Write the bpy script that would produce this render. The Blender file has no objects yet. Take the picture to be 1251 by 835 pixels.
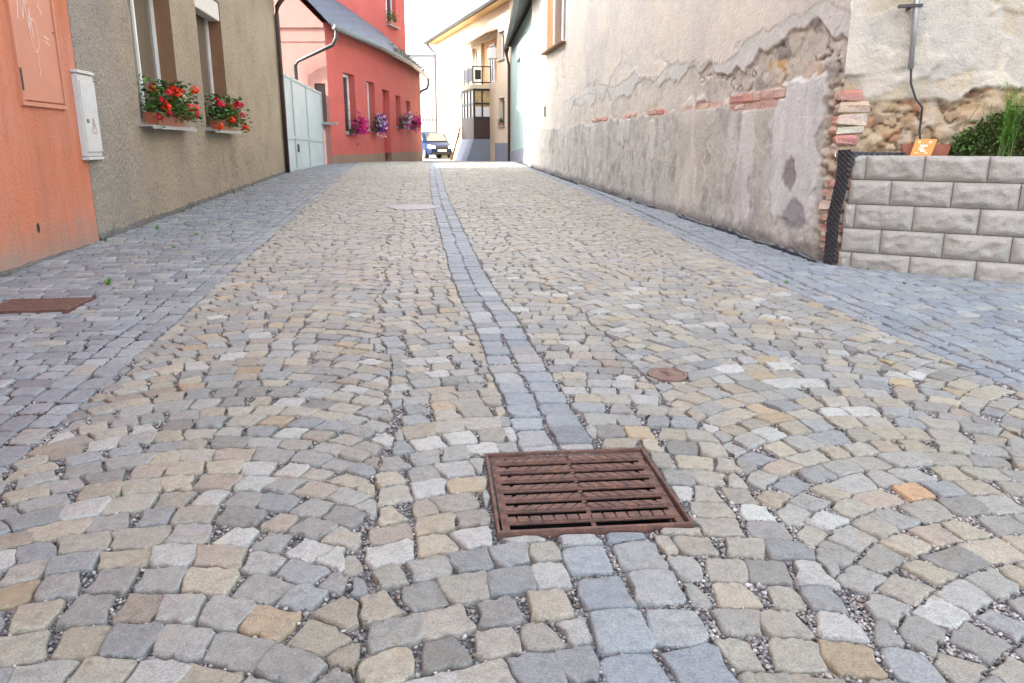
import bpy, math, random
import numpy as np
from mathutils import Vector
R = math.radians
rng = random.Random(7); nr = np.random.RandomState(7)
scene = bpy.context.scene; COL = scene.collection
# ---------------------------------------------------------------- camera, sky, sun, exposure
F_, TH, CAMH = 930/1251, R(14.5), 1.15
cam = bpy.data.cameras.new('camera'); camo = bpy.data.objects.new('camera', cam); COL.objects.link(camo)
camo.location = (0, 0, CAMH); camo.rotation_euler = (R(90)-TH, 0, 0)
cam.sensor_width = 36; cam.lens = 36*F_; cam.clip_end = 3000; cam.clip_start = .02
scene.camera = camo
SUN_EL, SUN_DIR = R(32), Vector((-.96, -.28, 0)).normalized()
w = bpy.data.worlds.new('World'); scene.world = w; w.use_nodes = True
nt = w.node_tree; bg = nt.nodes['Background']
sky = nt.nodes.new('ShaderNodeTexSky'); sky.sky_type = 'NISHITA'; sky.sun_disc = False
sky.sun_elevation = SUN_EL; sky.sun_rotation = math.atan2(SUN_DIR.x, SUN_DIR.y)
sky.dust_density = 3.0; sky.air_density = 1.0; sky.ozone_density = 1.0
hs = nt.nodes.new('ShaderNodeHueSaturation'); hs.inputs['Saturation'].default_value = .36
nt.links.new(sky.outputs[0], hs.inputs['Color']); nt.links.new(hs.outputs[0], bg.inputs['Color'])
bg.inputs['Strength'].default_value = .15
sl = bpy.data.lights.new('sun', 'SUN'); sl.energy = 2.0; sl.angle = R(.53); sl.color = (1, .95, .87)
so = bpy.data.objects.new('sun', sl); COL.objects.link(so)
sv = Vector((SUN_DIR.x*math.cos(SUN_EL), SUN_DIR.y*math.cos(SUN_EL), math.sin(SUN_EL)))
so.rotation_euler = sv.to_track_quat('Z', 'Y').to_euler(); so.location = (-20, -5, 20)
scene.view_settings.view_transform = 'Standard'; scene.view_settings.look = 'None'
scene.view_settings.exposure = 2.96; scene.view_settings.gamma = 1

# ---------------------------------------------------------------- numpy noise
def _h(ix, iy, seed):
    n = (ix.astype(np.int64)*374761393 + iy.astype(np.int64)*668265263 + seed*1274126177) & 0xffffffff
    n = ((n ^ (n >> 13))*1274126177) & 0xffffffff
    return ((n ^ (n >> 16)) & 0xffffff)/float(0xffffff)
def vn(x, y, seed=0):
    x = np.asarray(x, float); y = np.asarray(y, float); x, y = np.broadcast_arrays(x, y)
    ix = np.floor(x); iy = np.floor(y); fx = x-ix; fy = y-iy
    fx = fx*fx*(3-2*fx); fy = fy*fy*(3-2*fy)
    a = _h(ix, iy, seed); b = _h(ix+1, iy, seed); c = _h(ix, iy+1, seed); d = _h(ix+1, iy+1, seed)
    return (a*(1-fx)+b*fx)*(1-fy)+(c*(1-fx)+d*fx)*fy
def fbm(x, y, seed=0, o=4):
    t = 0; a = .5; s = 0
    for k in range(o):
        t = t+a*vn(np.asarray(x)*2**k, np.asarray(y)*2**k, seed+k*17); s += a; a *= .5
    return t/s*2-1
def ss(e0, e1, x):
    t = np.clip((x-e0)/(e1-e0), 0, 1); return t*t*(3-2*t)

# ---------------------------------------------------------------- materials
class Mat:
    def __init__(s, name, rough=.7, spec=.5, metal=0):
        s.m = bpy.data.materials.new(name); s.m.use_nodes = True; s.t = s.m.node_tree; s.b = s.t.nodes['Principled BSDF']
        s.b.inputs['Roughness'].default_value = rough; s.b.inputs['Metallic'].default_value = metal
        s.b.inputs['Specular IOR Level'].default_value = spec
        s.geo = s.t.nodes.new('ShaderNodeNewGeometry')
    def n(s, typ, **kw):
        q = s.t.nodes.new(typ)
        for k, v in kw.items():
            if k in q.inputs: q.inputs[k].default_value = v
            else: setattr(q, k, v)
        return q
    def l(s, a, b): s.t.links.new(a, b)
    def pos(s, sc=(1, 1, 1)):
        m = s.n('ShaderNodeMapping'); m.inputs['Scale'].default_value = sc; s.l(s.geo.outputs['Position'], m.inputs['Vector']); return m.outputs[0]
    def noise(s, scale, detail=4, rough=.55, sc=(1, 1, 1)):
        q = s.n('ShaderNodeTexNoise', Scale=scale, Detail=detail, Roughness=rough); s.l(s.pos(sc), q.inputs['Vector']); return q.outputs['Fac']
    def vor(s, scale, feature='F1', sc=(1, 1, 1), out='Distance'):
        q = s.n('ShaderNodeTexVoronoi', Scale=scale); q.feature = feature; s.l(s.pos(sc), q.inputs['Vector']); return q.outputs[out]
    def ramp(s, fac, stops):
        q = s.n('ShaderNodeValToRGB'); e = q.color_ramp.elements
        while len(e) < len(stops): e.new(.5)
        for el, (p, c) in zip(e, stops): el.position = p; el.color = (*c, 1) if len(c) == 3 else c
        s.l(fac, q.inputs['Fac']); return q.outputs['Color']
    def mix(s, fac, a, b, typ='MIX'):
        q = s.n('ShaderNodeMix'); q.data_type = 'RGBA'; q.blend_type = typ
        for v, i in ((fac, 0), (a, 6), (b, 7)):
            if isinstance(v, (int, float)): q.inputs[i].default_value = v
            elif isinstance(v, tuple): q.inputs[i].default_value = (*v, 1)
            else: s.l(v, q.inputs[i])
        return q.outputs[2]
    def attr(s, name='col'):
        q = s.n('ShaderNodeAttribute'); q.attribute_name = name; return q.outputs['Color']
    def bump(s, h, dist, strength=1, prev=None):
        q = s.n('ShaderNodeBump', Strength=strength, Distance=dist); s.l(h, q.inputs['Height'])
        if prev is not None: s.l(prev, q.inputs['Normal'])
        return q.outputs[0]
    def done(s, color=None, normal=None, rough=None):
        if isinstance(color, tuple): s.b.inputs['Base Color'].default_value = (*color, 1)
        elif color is not None: s.l(color, s.b.inputs['Base Color'])
        if normal is not None: s.l(normal, s.b.inputs['Normal'])
        if rough is not None: s.l(rough, s.b.inputs['Roughness'])
        return s.m
def G(v): return (v, v, v)
def plain(name, col, rough=.6, spec=.5, metal=0, var=.12, scale=8, bump=0, bscale=60):
    m = Mat(name, rough, spec, metal)
    c = m.mix(1, m.ramp(m.noise(scale, 6), [(.3, tuple(x*(1-var) for x in col)), (.7, tuple(min(1, x*(1+var)) for x in col))]), (1, 1, 1), 'MULTIPLY')
    return m.done(c, m.bump(m.noise(bscale, 4), bump) if bump else None)
def stone_mat(name):
    m = Mat(name, .62, .5)
    c = m.attr()
    c = m.mix(.62, c, m.ramp(m.noise(190, 3, .75), [(.32, G(.5)), (.5, G(1)), (.66, G(1.5))]), 'MULTIPLY')
    c = m.mix(.6, c, m.ramp(m.noise(34, 6, .65), [(.3, G(.6)), (.5, G(1)), (.72, (1.25, 1.22, 1.14))]), 'MULTIPLY')
    c = m.mix(.6, c, m.ramp(m.noise(1.3, 4, .6), [(.3, (.86, .87, .9)), (.7, (1.1, 1.09, 1.06))]), 'MULTIPLY')
    c = m.mix(.75, c, m.ramp(m.noise(6.5, 6, .7), [(.56, G(1)), (.68, (1.06, .93, .78))]), 'MULTIPLY')
    c = m.mix(.6, c, m.ramp(m.noise(11, 6, .7), [(.26, G(.68)), (.4, G(1))]), 'MULTIPLY')
    b = m.bump(m.noise(36, 5, .6), .006, .9); b = m.bump(m.noise(330, 4, .7), .0022, .9, b)
    return m.done(c, b, m.ramp(m.noise(60, 4), [(.3, G(.5)), (.7, G(.75))]))
M = {}
M['stone'] = stone_mat('granite_stone')
def bed_mat():
    m = Mat('joint_gravel', .85)
    v = m.n('ShaderNodeTexVoronoi', Scale=150); m.l(m.pos(), v.inputs['Vector'])
    sp = m.n('ShaderNodeSeparateColor'); m.l(v.outputs['Color'], sp.inputs[0])
    c = m.ramp(sp.outputs[0], [(0, (.04, .04, .044)), (.5, (.12, .117, .12)), (.8, (.27, .26, .25)), (1, (.42, .41, .39))])
    return m.done(c, m.bump(v.outputs['Distance'], -.006))
M['bed'] = bed_mat(); M['beddark'] = plain('dark_joint_grit', (.035, .032, .034), .9, var=.5, scale=60, bump=.004, bscale=150)
def attr_mat(name, rough=.7, spec=.4, bump=0, bscale=200, var=.3):
    m = Mat(name, rough, spec)
    c = m.mix(var, m.attr(), m.ramp(m.noise(bscale, 4, .65), [(.3, G(.5)), (.7, G(1.5))]), 'MULTIPLY')
    return m.done(c, m.bump(m.noise(bscale, 4, .65), bump) if bump else None)
M['pebble'] = attr_mat('pebble', .7, .4, var=.15)
M['foliage'] = attr_mat('leaf', .5, .4, var=.15, bscale=40)
M['petal'] = attr_mat('petal', .55, .3, var=.1, bscale=60)
def old_wall_mat():
    m = Mat('old_plaster', .88, .3)
    c = m.attr()
    c = m.mix(.55, c, m.ramp(m.noise(90, 6, .7), [(.3, G(.62)), (.5, G(1)), (.7, G(1.3))]), 'MULTIPLY')
    c = m.mix(.5, c, m.ramp(m.noise(7, 7, .68), [(.32, (.72, .71, .72)), (.55, G(1)), (.75, (1.12, 1.1, 1.06))]), 'MULTIPLY')
    b = m.bump(m.noise(22, 6, .65), .02, .8); b = m.bump(m.noise(160, 4, .7), .005, .8, b)
    return m.done(c, b)
M['oldwall'] = old_wall_mat()
def roughcast():
    m = Mat('grey_roughcast', .92, .2)
    g = m.noise(48, 5, .62); v = m.vor(75)
    c = m.ramp(m.noise(1.1, 6, .6), [(.3, (.31, .268, .21)), (.5, (.40, .338, .255)), (.72, (.45, .38, .28))])
    c = m.mix(.85, c, m.ramp(g, [(.30, G(.4)), (.44, G(.9)), (.6, G(1.05)), (.75, G(1.2))]), 'MULTIPLY')  # low spots of the grain darkened, self-shadow painted into the colour
    # bands of grey bare cement at the near edge and near the ground
    sx = m.n('ShaderNodeSeparateXYZ'); m.l(m.geo.outputs['Position'], sx.inputs[0])
    nz = m.noise(2.2, 5); a = m.n('ShaderNodeMath', operation='MULTIPLY_ADD'); m.l(nz, a.inputs[0]); a.inputs[1].default_value = 1.4; m.l(sx.outputs[1], a.inputs[2])
    mr = m.n('ShaderNodeMapRange'); m.l(a.outputs[0], mr.inputs[0]); mr.inputs[1].default_value = 8.6; mr.inputs[2].default_value = 10.6; mr.inputs[3].default_value = .75; mr.inputs[4].default_value = 0
    c = m.mix(mr.outputs[0], c, m.mix(.8, (.33, .31, .285), m.ramp(g, [(.36, G(.4)), (.5, G(1)), (.75, G(1.3))]), 'MULTIPLY'))  # pits of the bare cement carry the same painted shade
    b = m.bump(g, .03, 1); b = m.bump(v, .008, .6, b)
    return m.done(c, b)
M['roughcast'] = roughcast()
def orange():
    m = Mat('orange_render', .85, .3)
    c = m.ramp(m.noise(.9, 6, .62), [(.3, (.53, .225, .155)), (.5, (.53, .19, .105)), (.7, (.57, .175, .065))])
    c = m.mix(.6, c, m.ramp(m.noise(3, 6, .7, (1, 1, .35)), [(.35, (.8, .84, .9)), (.6, (1.05, 1.02, 1))]), 'MULTIPLY')
    sx = m.n('ShaderNodeSeparateXYZ'); m.l(m.geo.outputs['Position'], sx.inputs[0])
    a = m.n('ShaderNodeMath', operation='MULTIPLY_ADD'); m.l(m.noise(5, 6, .7), a.inputs[0]); a.inputs[1].default_value = -.55; m.l(sx.outputs[2], a.inputs[2])
    mr = m.n('ShaderNodeMapRange'); m.l(a.outputs[0], mr.inputs[0]); mr.inputs[1].default_value = -.12; mr.inputs[2].default_value = .22; mr.inputs[3].default_value = .8; mr.inputs[4].default_value = 0
    c = m.mix(mr.outputs[0], c, (.30, .24, .20))
    cr = m.ramp(m.noise(1.7, 5, .6, (1, 1, .8)), [(.492, G(1)), (.5, G(.62)), (.508, G(1))]); c = m.mix(.22, c, cr, 'MULTIPLY')
    c = m.mix(.5, c, m.ramp(m.noise(9, 6, .75, (1, 1, .12)), [(.35, G(.78)), (.55, G(1)), (.75, (1.08, 1.1, 1.12))]), 'MULTIPLY')
    return m.done(c, m.bump(m.noise(35, 6, .65), .016, .9))
M['orange'] = orange()
def render_mat(name, col, base=None, var=.1, bump=.004):
    m = Mat(name, .85, .3)
    c = m.ramp(m.noise(.7, 6, .6), [(.3, tuple(x*(1-var) for x in col)), (.7, tuple(min(.95, x*(1+var)) for x in col))])
    c = m.mix(.4, c, m.ramp(m.noise(4, 6, .7, (1, 1, .25)), [(.3, G(.82)), (.6, G(1.03))]), 'MULTIPLY')
    return m.done(c, m.bump(m.noise(45, 5, .6), bump))
M['pink'] = render_mat('pink_red_render', (.50, .108, .095)); M['palepink'] = render_mat('pale_pink_render', (.36, .19, .165), var=.05)
M['brown_plinth'] = render_mat('brown_plinth', (.27, .17, .13), bump=.01); M['cream'] = render_mat('cream_render', (.70, .615, .44), var=.05)
M['mint'] = render_mat('mint_render', (.33, .46, .435), var=.06); M['greyplinth'] = render_mat('grey_stone_plinth', (.25, .28, .33), bump=.01)
M['whitewall'] = render_mat('white_render', (.5, .51, .53), var=.05); M['peach'] = render_mat('peach_render', (.72, .42, .22), var=.05)
M['whitepaint'] = plain('white_paint', (.76, .76, .75), .4, var=.05); M['offwhite'] = plain('off_white_plastic', (.50, .50, .485), .45, var=.07, scale=14)
M['brownreveal'] = plain('brown_reveal', (.20, .105, .055), .8, var=.1); M['dark'] = plain('dark_interior', (.015, .014, .013), .8)
M['sill'] = plain('sheet_metal_sill', (.34, .34, .36), .45, metal=.3); M['glass'] = plain('window_glass', (.05, .055, .06), .06, var=.2, scale=2)
def curtain():
    m = Mat('curtained_glass', .12, .5)
    wv = m.n('ShaderNodeTexWave', Scale=9, Distortion=1.5, Detail=2); wv.bands_direction = 'Y'; m.l(m.pos(), wv.inputs['Vector'])
    return m.done(m.ramp(wv.outputs['Fac'], [(0, (.10, .085, .065)), (.6, (.155, .135, .105)), (1, (.2, .175, .14))]))
M['curtain'] = curtain()
M['brownpipe'] = plain('brown_metal_pipe', (.045, .022, .020), .4, var=.25); M['darkmetal'] = plain('dark_metal', (.03, .028, .03), .45, var=.2)
M['zinc'] = plain('zinc_gutter', (.17, .175, .18), .5, metal=.3, var=.25); M['brownwood'] = plain('brown_wood', (.055, .03, .025), .5, var=.25, scale=20)
M['gate'] = plain('grey_gate_paint', (.44, .49, .52), .5, var=.07, scale=3); M['gateframe'] = plain('grey_gate_frame', (.40, .45, .48), .5, var=.06)
M['terracotta'] = plain('terracotta', (.33, .12, .075), .65, var=.15, scale=15); M['terraplastic'] = plain('terracotta_plastic', (.42, .115, .06), .5, var=.1)
M['orangepanel'] = plain('orange_metal_panel', (.49, .195, .12), .55, var=.06, scale=3); M['yellowplate'] = plain('amber_plate', (.55, .20, .02), .45, var=.05)
M['soil'] = plain('dark_soil', (.05, .035, .025), .95, var=.4, scale=30, bump=.02); M['steel'] = plain('galvanised_conduit', (.38, .39, .40), .4, metal=.6, var=.1)
M['cable'] = plain('black_cable', (.03, .03, .033), .5); M['membrane'] = plain('black_membrane', (.018, .019, .024), .38, var=.2)
M['red'] = plain('red_print', (.6, .05, .04), .5); M['graffiti'] = plain('pale_spray_paint', (.72, .50, .44), .6)
def rust(name, a, b, c3, rough=.7, metal=.25):
    m = Mat(name, rough, .4, metal)
    c = m.ramp(m.noise(28, 6, .7), [(.3, a), (.5, b), (.72, c3)])
    c = m.mix(.5, c, m.ramp(m.noise(220, 4, .7), [(.3, G(.6)), (.7, G(1.4))]), 'MULTIPLY')
    return m.done(c, m.bump(m.noise(160, 4, .7), .003))
M['rust'] = rust('rusty_iron', (.075, .045, .04), (.14, .078, .063), (.23, .11, .07))
M['rustpale'] = rust('worn_iron', (.14, .085, .07), (.2, .13, .11), (.26, .17, .13))
M['concretecover'] = plain('pale_concrete_cover', (.36, .34, .35), .75, var=.1, scale=20, bump=.004)
def slate():
    m = Mat('slate_roof', .5, .5)
    br = m.n('ShaderNodeTexBrick', Scale=1.0); br.inputs['Brick Width'].default_value = .3; br.inputs['Row Height'].default_value = .22; br.inputs['Mortar Size'].default_value = .012
    br.inputs['Color1'].default_value = (.03, .052, .085, 1); br.inputs['Color2'].default_value = (.055, .088, .13, 1); br.inputs['Mortar'].default_value = (.03, .035, .045, 1)
    mp = m.n('ShaderNodeMapping'); mp.inputs['Rotation'].default_value = (0, 0, R(90)); m.l(m.geo.outputs['Position'], mp.inputs['Vector']); m.l(mp.outputs[0], br.inputs['Vector'])
    return m.done(br.outputs['Color'], m.bump(br.outputs['Fac'], -.01))
M['slate'] = slate(); M['greyroof'] = plain('grey_tile_roof', (.15, .12, .115), .8, var=.25, scale=6, bump=.02, bscale=20)
def block_mat():
    m = Mat('split_face_concrete', .9, .3)
    c = m.ramp(m.noise(6, 6, .65), [(.3, (.31, .295, .268)), (.7, (.385, .368, .338))])
    c = m.mix(.7, c, m.ramp(m.noise(120, 4, .75), [(.3, G(.6)), (.7, G(1.35))]), 'MULTIPLY')
    return m.done(c, m.bump(m.noise(70, 6, .7), .012, .9))
M['block'] = block_mat()
M['brick'] = attr_mat('old_brick', .9, .2, bump=.008, bscale=70, var=.5)
M['rubble'] = plain('rough_concrete', (.11, .105, .097), .9, var=.35, scale=12, bump=.03, bscale=30)
M['timber'] = plain('raw_timber', (.5, .28, .1), .7, var=.2)
def carpaint():
    m = Mat('blue_car_paint', .45, .12); m.b.inputs['Coat Weight'].default_value = 0
    return m.done((.003, .012, .045))
M['car'] = carpaint(); M['rubber'] = plain('black_rubber', (.02, .02, .02), .8); M['lamp'] = plain('headlamp_glass', (.75, .78, .82), .1)
def far_cobble():
    m = Mat('distant_cobbles', .75)
    v = m.n('ShaderNodeTexVoronoi', Scale=7.2); m.l(m.pos(), v.inputs['Vector'])
    sp = m.n('ShaderNodeSeparateColor'); m.l(v.outputs['Color'], sp.inputs[0])
    c = m.ramp(sp.outputs[0], [(0, (.2, .2, .22)), (.5, (.28, .26, .24)), (1, (.36, .33, .28))])
    d = m.n('ShaderNodeTexVoronoi', Scale=7.2); d.feature = 'DISTANCE_TO_EDGE'; m.l(m.pos(), d.inputs['Vector'])
    c = m.mix(m.ramp(d.outputs['Distance'], [(.03, G(1)), (.09, G(0))]), c, (.08, .08, .08))
    return m.done(c)
M['farcobble'] = far_cobble()
M['earth'] = plain('earth', (.16, .15, .13), .9, var=.2, scale=.5)

# ---------------------------------------------------------------- object helpers
WPOS = {}
def tag(o, label=None, cat=None, group=None, kind=None):
    if label: o['label'] = label
    if cat: o['category'] = cat
    if group: o['group'] = group
    if kind: o['kind'] = kind
    return o
def thing(name, loc, label, cat, group=None):
    o = bpy.data.objects.new(name, None); o.empty_display_size = .2; COL.objects.link(o); o.location = loc; WPOS[o.name] = Vector(loc)
    return tag(o, label, cat, group)
def link_mesh(name, me, origin, mat, parent):
    o = bpy.data.objects.new(name, me); COL.objects.link(o)
    if mat is not None: me.materials.append(mat if not isinstance(mat, str) else M[mat])
    WPOS[o.name] = Vector(origin)
    if parent is not None: o.parent = parent; o.location = Vector(origin)-WPOS[parent.name]
    else: o.location = origin
    return o
def mesh_np(name, verts, faces, mat, parent=None, smooth=False, cols=None, origin=None):
    verts = np.asarray(verts, float)
    if origin is None: origin = (verts.min(0)+verts.max(0))/2
    me = bpy.data.meshes.new(name)
    v = (verts-np.asarray(origin)).astype(np.float32)
    if isinstance(faces, np.ndarray):
        nf, k = faces.shape
        me.vertices.add(len(v)); me.vertices.foreach_set('co', v.ravel())
        me.loops.add(nf*k); me.loops.foreach_set('vertex_index', faces.astype(np.int32).ravel())
        me.polygons.add(nf); me.polygons.foreach_set('loop_start', np.arange(nf, dtype=np.int32)*k)
        me.update(calc_edges=True); me.validate()
    else:
        me.from_pydata([tuple(p) for p in v], [], faces); me.update()
    if isinstance(smooth, list): me.polygons.foreach_set('use_smooth', np.array(smooth, dtype=bool))
    elif smooth: me.polygons.foreach_set('use_smooth', np.ones(len(me.polygons), dtype=bool))
    if cols is not None:
        cols = np.asarray(cols, float)
        a = me.color_attributes.new('col', 'FLOAT_COLOR', 'POINT')
        c4 = np.ones((len(v), 4), np.float32); c4[:, :3] = cols; a.data.foreach_set('color', c4.ravel())
    return link_mesh(name, me, tuple(origin), mat, parent)
class MB:
    def __init__(s): s.v = []; s.f = []
    def add(s, vs, fs):
        b = len(s.v); s.v += [tuple(p) for p in vs]; s.f += [tuple(i+b for i in f) for f in fs]; return s
    def quad(s, a, b, c, d): return s.add([a, b, c, d], [(0, 1, 2, 3)])
    def box(s, fr, s0, s1, d0, d1, z0, z1, bev=0):
        P = fr.p
        if bev <= 0:
            c = [P(a, b, z) for z in (z0, z1) for (a, b) in ((s0, d0), (s1, d0), (s1, d1), (s0, d1))]
            return s.add(c, [(0, 3, 2, 1), (4, 5, 6, 7), (0, 1, 5, 4), (1, 2, 6, 5), (2, 3, 7, 6), (3, 0, 4, 7)])
        b = bev; vs = []
        for (z, i) in ((z0, b), (z0+b, 0), (z1-b, 0), (z1, b)):
            vs += [P(s0+i, d0+i, z), P(s1-i, d0+i, z), P(s1-i, d1-i, z), P(s0+i, d1-i, z)]
        fs = [(3, 2, 1, 0), (12, 13, 14, 15)]
        for k in range(3):
            for j in range(4): fs.append((k*4+j, k*4+(j+1) % 4, k*4+4+(j+1) % 4, k*4+4+j))
        return s.add(vs, fs)
    def tube(s, pts, r, n=8, cap=True):
        pts = [Vector(p) for p in pts]; vs = []; up = Vector((0, 0, 1))
        for i, p in enumerate(pts):
            t = (pts[min(i+1, len(pts)-1)]-pts[max(i-1, 0)]).normalized()
            a = t.cross(up)
            if a.length < .05: a = t.cross(Vector((0, 1, 0)))
            a.normalize(); b = a.cross(t).normalized(); rr = r[i] if isinstance(r, (list, tuple)) else r
            vs += [p+a*rr*math.cos(k*2*math.pi/n)+b*rr*math.sin(k*2*math.pi/n) for k in range(n)]
        fs = [(i*n+k, i*n+(k+1) % n, (i+1)*n+(k+1) % n, (i+1)*n+k) for i in range(len(pts)-1) for k in range(n)]
        if cap: fs += [tuple(range(n))[::-1], tuple((len(pts)-1)*n+k for k in range(n))]
        return s.add(vs, fs)
    def build(s, name, mat, parent=None, smooth=False, cols=None, origin=None):
        return mesh_np(name, s.v, s.f, mat, parent, smooth, cols, origin)
class Fr:   # a wall frame: s along the wall, d outward to the street, z up
    def __init__(s, P, D, out):
        L = math.hypot(*D); s.P = P; s.D = (D[0]/L, D[1]/L); s.N = (-s.D[1]*out, s.D[0]*out)
    def p(s, a, d, z): return (s.P[0]+s.D[0]*a+s.N[0]*d, s.P[1]+s.D[1]*a+s.N[1]*d, z)
WORLD = Fr((0, 0), (1, 0), 1)   # s = x, d = y
def openwall(mb, fr, s0, s1, z0, z1, ops, depth, thick=None):
    """front face with openings and their reveals"""
    xs = sorted({s0, s1, *[o[0] for o in ops], *[o[1] for o in ops]}); zs = sorted({z0, z1, *[o[2] for o in ops], *[o[3] for o in ops]})
    for a, b in zip(xs, xs[1:]):
        for c, d in zip(zs, zs[1:]):
            if any(o[0] <= a and b <= o[1] and o[2] <= c and d <= o[3] for o in ops): continue
            mb.quad(fr.p(a, 0, c), fr.p(b, 0, c), fr.p(b, 0, d), fr.p(a, 0, d))
    for (a, b, c, d) in ops:
        for (p, q) in (((a, c), (a, d)), ((b, d), (b, c)), ((a, d), (b, d)), ((b, c), (a, c))):
            mb.quad(fr.p(p[0], 0, p[1]), fr.p(q[0], 0, q[1]), fr.p(q[0], -depth, q[1]), fr.p(p[0], -depth, p[1]))
    return mb
def shell(mb, fr, s0, s1, z0, z1, depth):   # the other sides of a house behind its street wall
    for (a, b, c, d) in ((s0, 0, s0, -depth), (s0, -depth, s1, -depth), (s1, -depth, s1, 0)):
        mb.quad(fr.p(a, b, z0), fr.p(c, d, z0), fr.p(c, d, z1), fr.p(a, b, z1))
def window(parent, fr, s0, s1, z0, z1, d, pane='glass', fw=.06, mull=(), frame='whitepaint', bars=()):
    m = MB(); t = .05
    m.box(fr, s0, s1, d, d+t, z0, z0+fw); m.box(fr, s0, s1, d, d+t, z1-fw, z1)
    m.box(fr, s0, s0+fw, d, d+t, z0+fw, z1-fw); m.box(fr, s1-fw, s1, d, d+t, z0+fw, z1-fw)
    for q in mull: m.box(fr, q-fw/2, q+fw/2, d, d+t-.004, z0+fw, z1-fw)
    for q in bars: m.box(fr, s0+fw, s1-fw, d, d+t-.008, q-fw/3, q+fw/3)
    wdw = m.build('window', frame, parent)
    MB().box(fr, s0+fw*.5, s1-fw*.5, d+.012, d+.02, z0+fw*.5, z1-fw*.5).build('pane', pane, wdw)
    return wdw

# ---------------------------------------------------------------- the lie of the street
def gz(Y):
    Y = np.asarray(Y, float); z = .022*np.minimum(Y, 24)
    t = np.clip(Y-24, 0, 6); z = z+.022*t-(.042/12)*t*t
    t = np.clip(Y-30, 0, 6); z = z-.02*t
    t = np.clip(Y-36, 0, 4); z = z-.02*t+.0025*t*t
    return z
def gzf(y): return float(gz(y))
def ip(*pts):
    ys = [p[0] for p in pts]; xv = [p[1] for p in pts]
    def f(Y):
        Y = np.asarray(Y, float)
        lo = xv[0]+(Y-ys[0])*(xv[1]-xv[0])/(ys[1]-ys[0]); hi = xv[-1]+(Y-ys[-1])*(xv[-1]-xv[-2])/(ys[-1]-ys[-2])
        return np.where(Y < ys[0], lo, np.where(Y > ys[-1], hi, np.interp(Y, ys, xv)))
    return f
_xs = ip((1.82, .29), (2.66, .17), (3.3, .09), (4.4, -.08), (5.94, -.33), (8.5, -.66), (11.85, -1.08), (17, -1.66), (22.8, -2.25))
xs = lambda Y: (_xs(np.asarray(Y)-.5)+_xs(Y)+_xs(np.asarray(Y)+.5))/3
xl = ip((2.42, -1.76), (4.32, -2.03), (6.7, -2.40), (10, -2.87), (14.7, -3.52), (22.8, -4.67))
xr = ip((3.25, 2.3), (5.56, 2.03), (9.3, 1.72), (15.5, 1.2), (21.9, .45))
xr2 = ip((3.5, 2.47), (5.7, 1.99+.2), (9.3, 1.95), (15.5, 1.43), (21.9, .68))
wl = lambda Y: np.where(np.asarray(Y) < 20.2, -4.33-.125*(np.asarray(Y)-8), -5.86-.02*(np.asarray(Y)-20.2))
def wr(Y):
    Y = np.asarray(Y, float)
    return np.where(Y > 6.52, 2.73-.135*(Y-6.6), np.minimum(2.79+(6.49-Y)*1.12/.75, 5.6))
SK = .12    # rows run square to the street, whose axis leans left
Y0, Y1 = .95, 27.0

# ---------------------------------------------------------------- paving stones
def prj(P):
    z = P[:, 1]*math.cos(TH)-(P[:, 2]-CAMH)*math.sin(TH); y = P[:, 1]*math.sin(TH)+(P[:, 2]-CAMH)*math.cos(TH)
    return 625.5+930*P[:, 0]/z, 417.5-930*y/z
def area2(P):
    x, y = P[:, 0], P[:, 1]; return .5*abs(np.dot(x, np.roll(y, -1))-np.dot(y, np.roll(x, -1)))
def clip(P, n, c):
    """keep points with n.p <= c"""
    out = []; N = len(P)
    for i in range(N):
        a, b = P[i], P[(i+1) % N]; da = a[0]*n[0]+a[1]*n[1]-c; db = b[0]*n[0]+b[1]*n[1]-c
        if da <= 0: out.append(a)
        if (da < 0 < db) or (db < 0 < da): t = da/(da-db); out.append((a[0]+(b[0]-a[0])*t, a[1]+(b[1]-a[1])*t))
    return out
def uv2w(P):
    """street coordinates (u off the centre strip, v along) to the ground"""
    P = np.asarray(P, float); u, v = P[:, 0], P[:, 1]
    X = xs(v)+u; Y = v+SK*u
    return np.stack([X+.014*fbm(X*1.7, Y*1.7, 5, 2), Y+.014*fbm(X*1.7, Y*1.7, 9, 2)], 1)
# covers set in the paving that the stones keep clear of
GR_C, GR_R, GR_A = (.222, 2.332), .295, R(5.5)
def rectpoly(c, hx, hy, a):
    ca, sa = math.cos(a), math.sin(a)
    return [(c[0]+x*ca-y*sa, c[1]+x*sa+y*ca) for x, y in ((-hx, -hy), (hx, -hy), (hx, hy), (-hx, hy))]
LG_C, LG_H, LG_A = (-3.17, 5.0), (.27, .20), R(7)
def avoid(P):
    c = np.mean(np.asarray(P), 0)
    for C, hx, hy, A in ((GR_C, GR_R+.006, GR_R+.006, GR_A), (LG_C, LG_H[0]+.01, LG_H[1]+.01, LG_A)):
        if abs(c[0]-C[0]) > .7 or abs(c[1]-C[1]) > .7: continue
        ca, sa = math.cos(A), math.sin(A); best = None
        for n, h in (((ca, sa), hx), ((-ca, -sa), hx), ((-sa, ca), hy), ((sa, -ca), hy)):
            q = clip(P, (-n[0], -n[1]), -(n[0]*C[0]+n[1]*C[1]+h)); a = area2(np.asarray(q)) if len(q) > 2 else 0
            if best is None or a > best[0]: best = (a, q)
        P = best[1]
        if len(P) < 3: return None
    for C, r in (((.75, 3.51), .098), ((-1.45, 11.48), .40)):
        d = np.hypot(c[0]-C[0], c[1]-C[1])
        if d > r+.25: continue
        if d < 1e-4: return None
        n = ((c[0]-C[0])/d, (c[1]-C[1])/d)
        P = clip(P, (-n[0], -n[1]), -(n[0]*C[0]+n[1]*C[1]+r))
        if len(P) < 3: return None
    return P
ROAD, STRIP, LEFT, RIGHT = [], [], [], []     # (polygon, colour)
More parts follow.
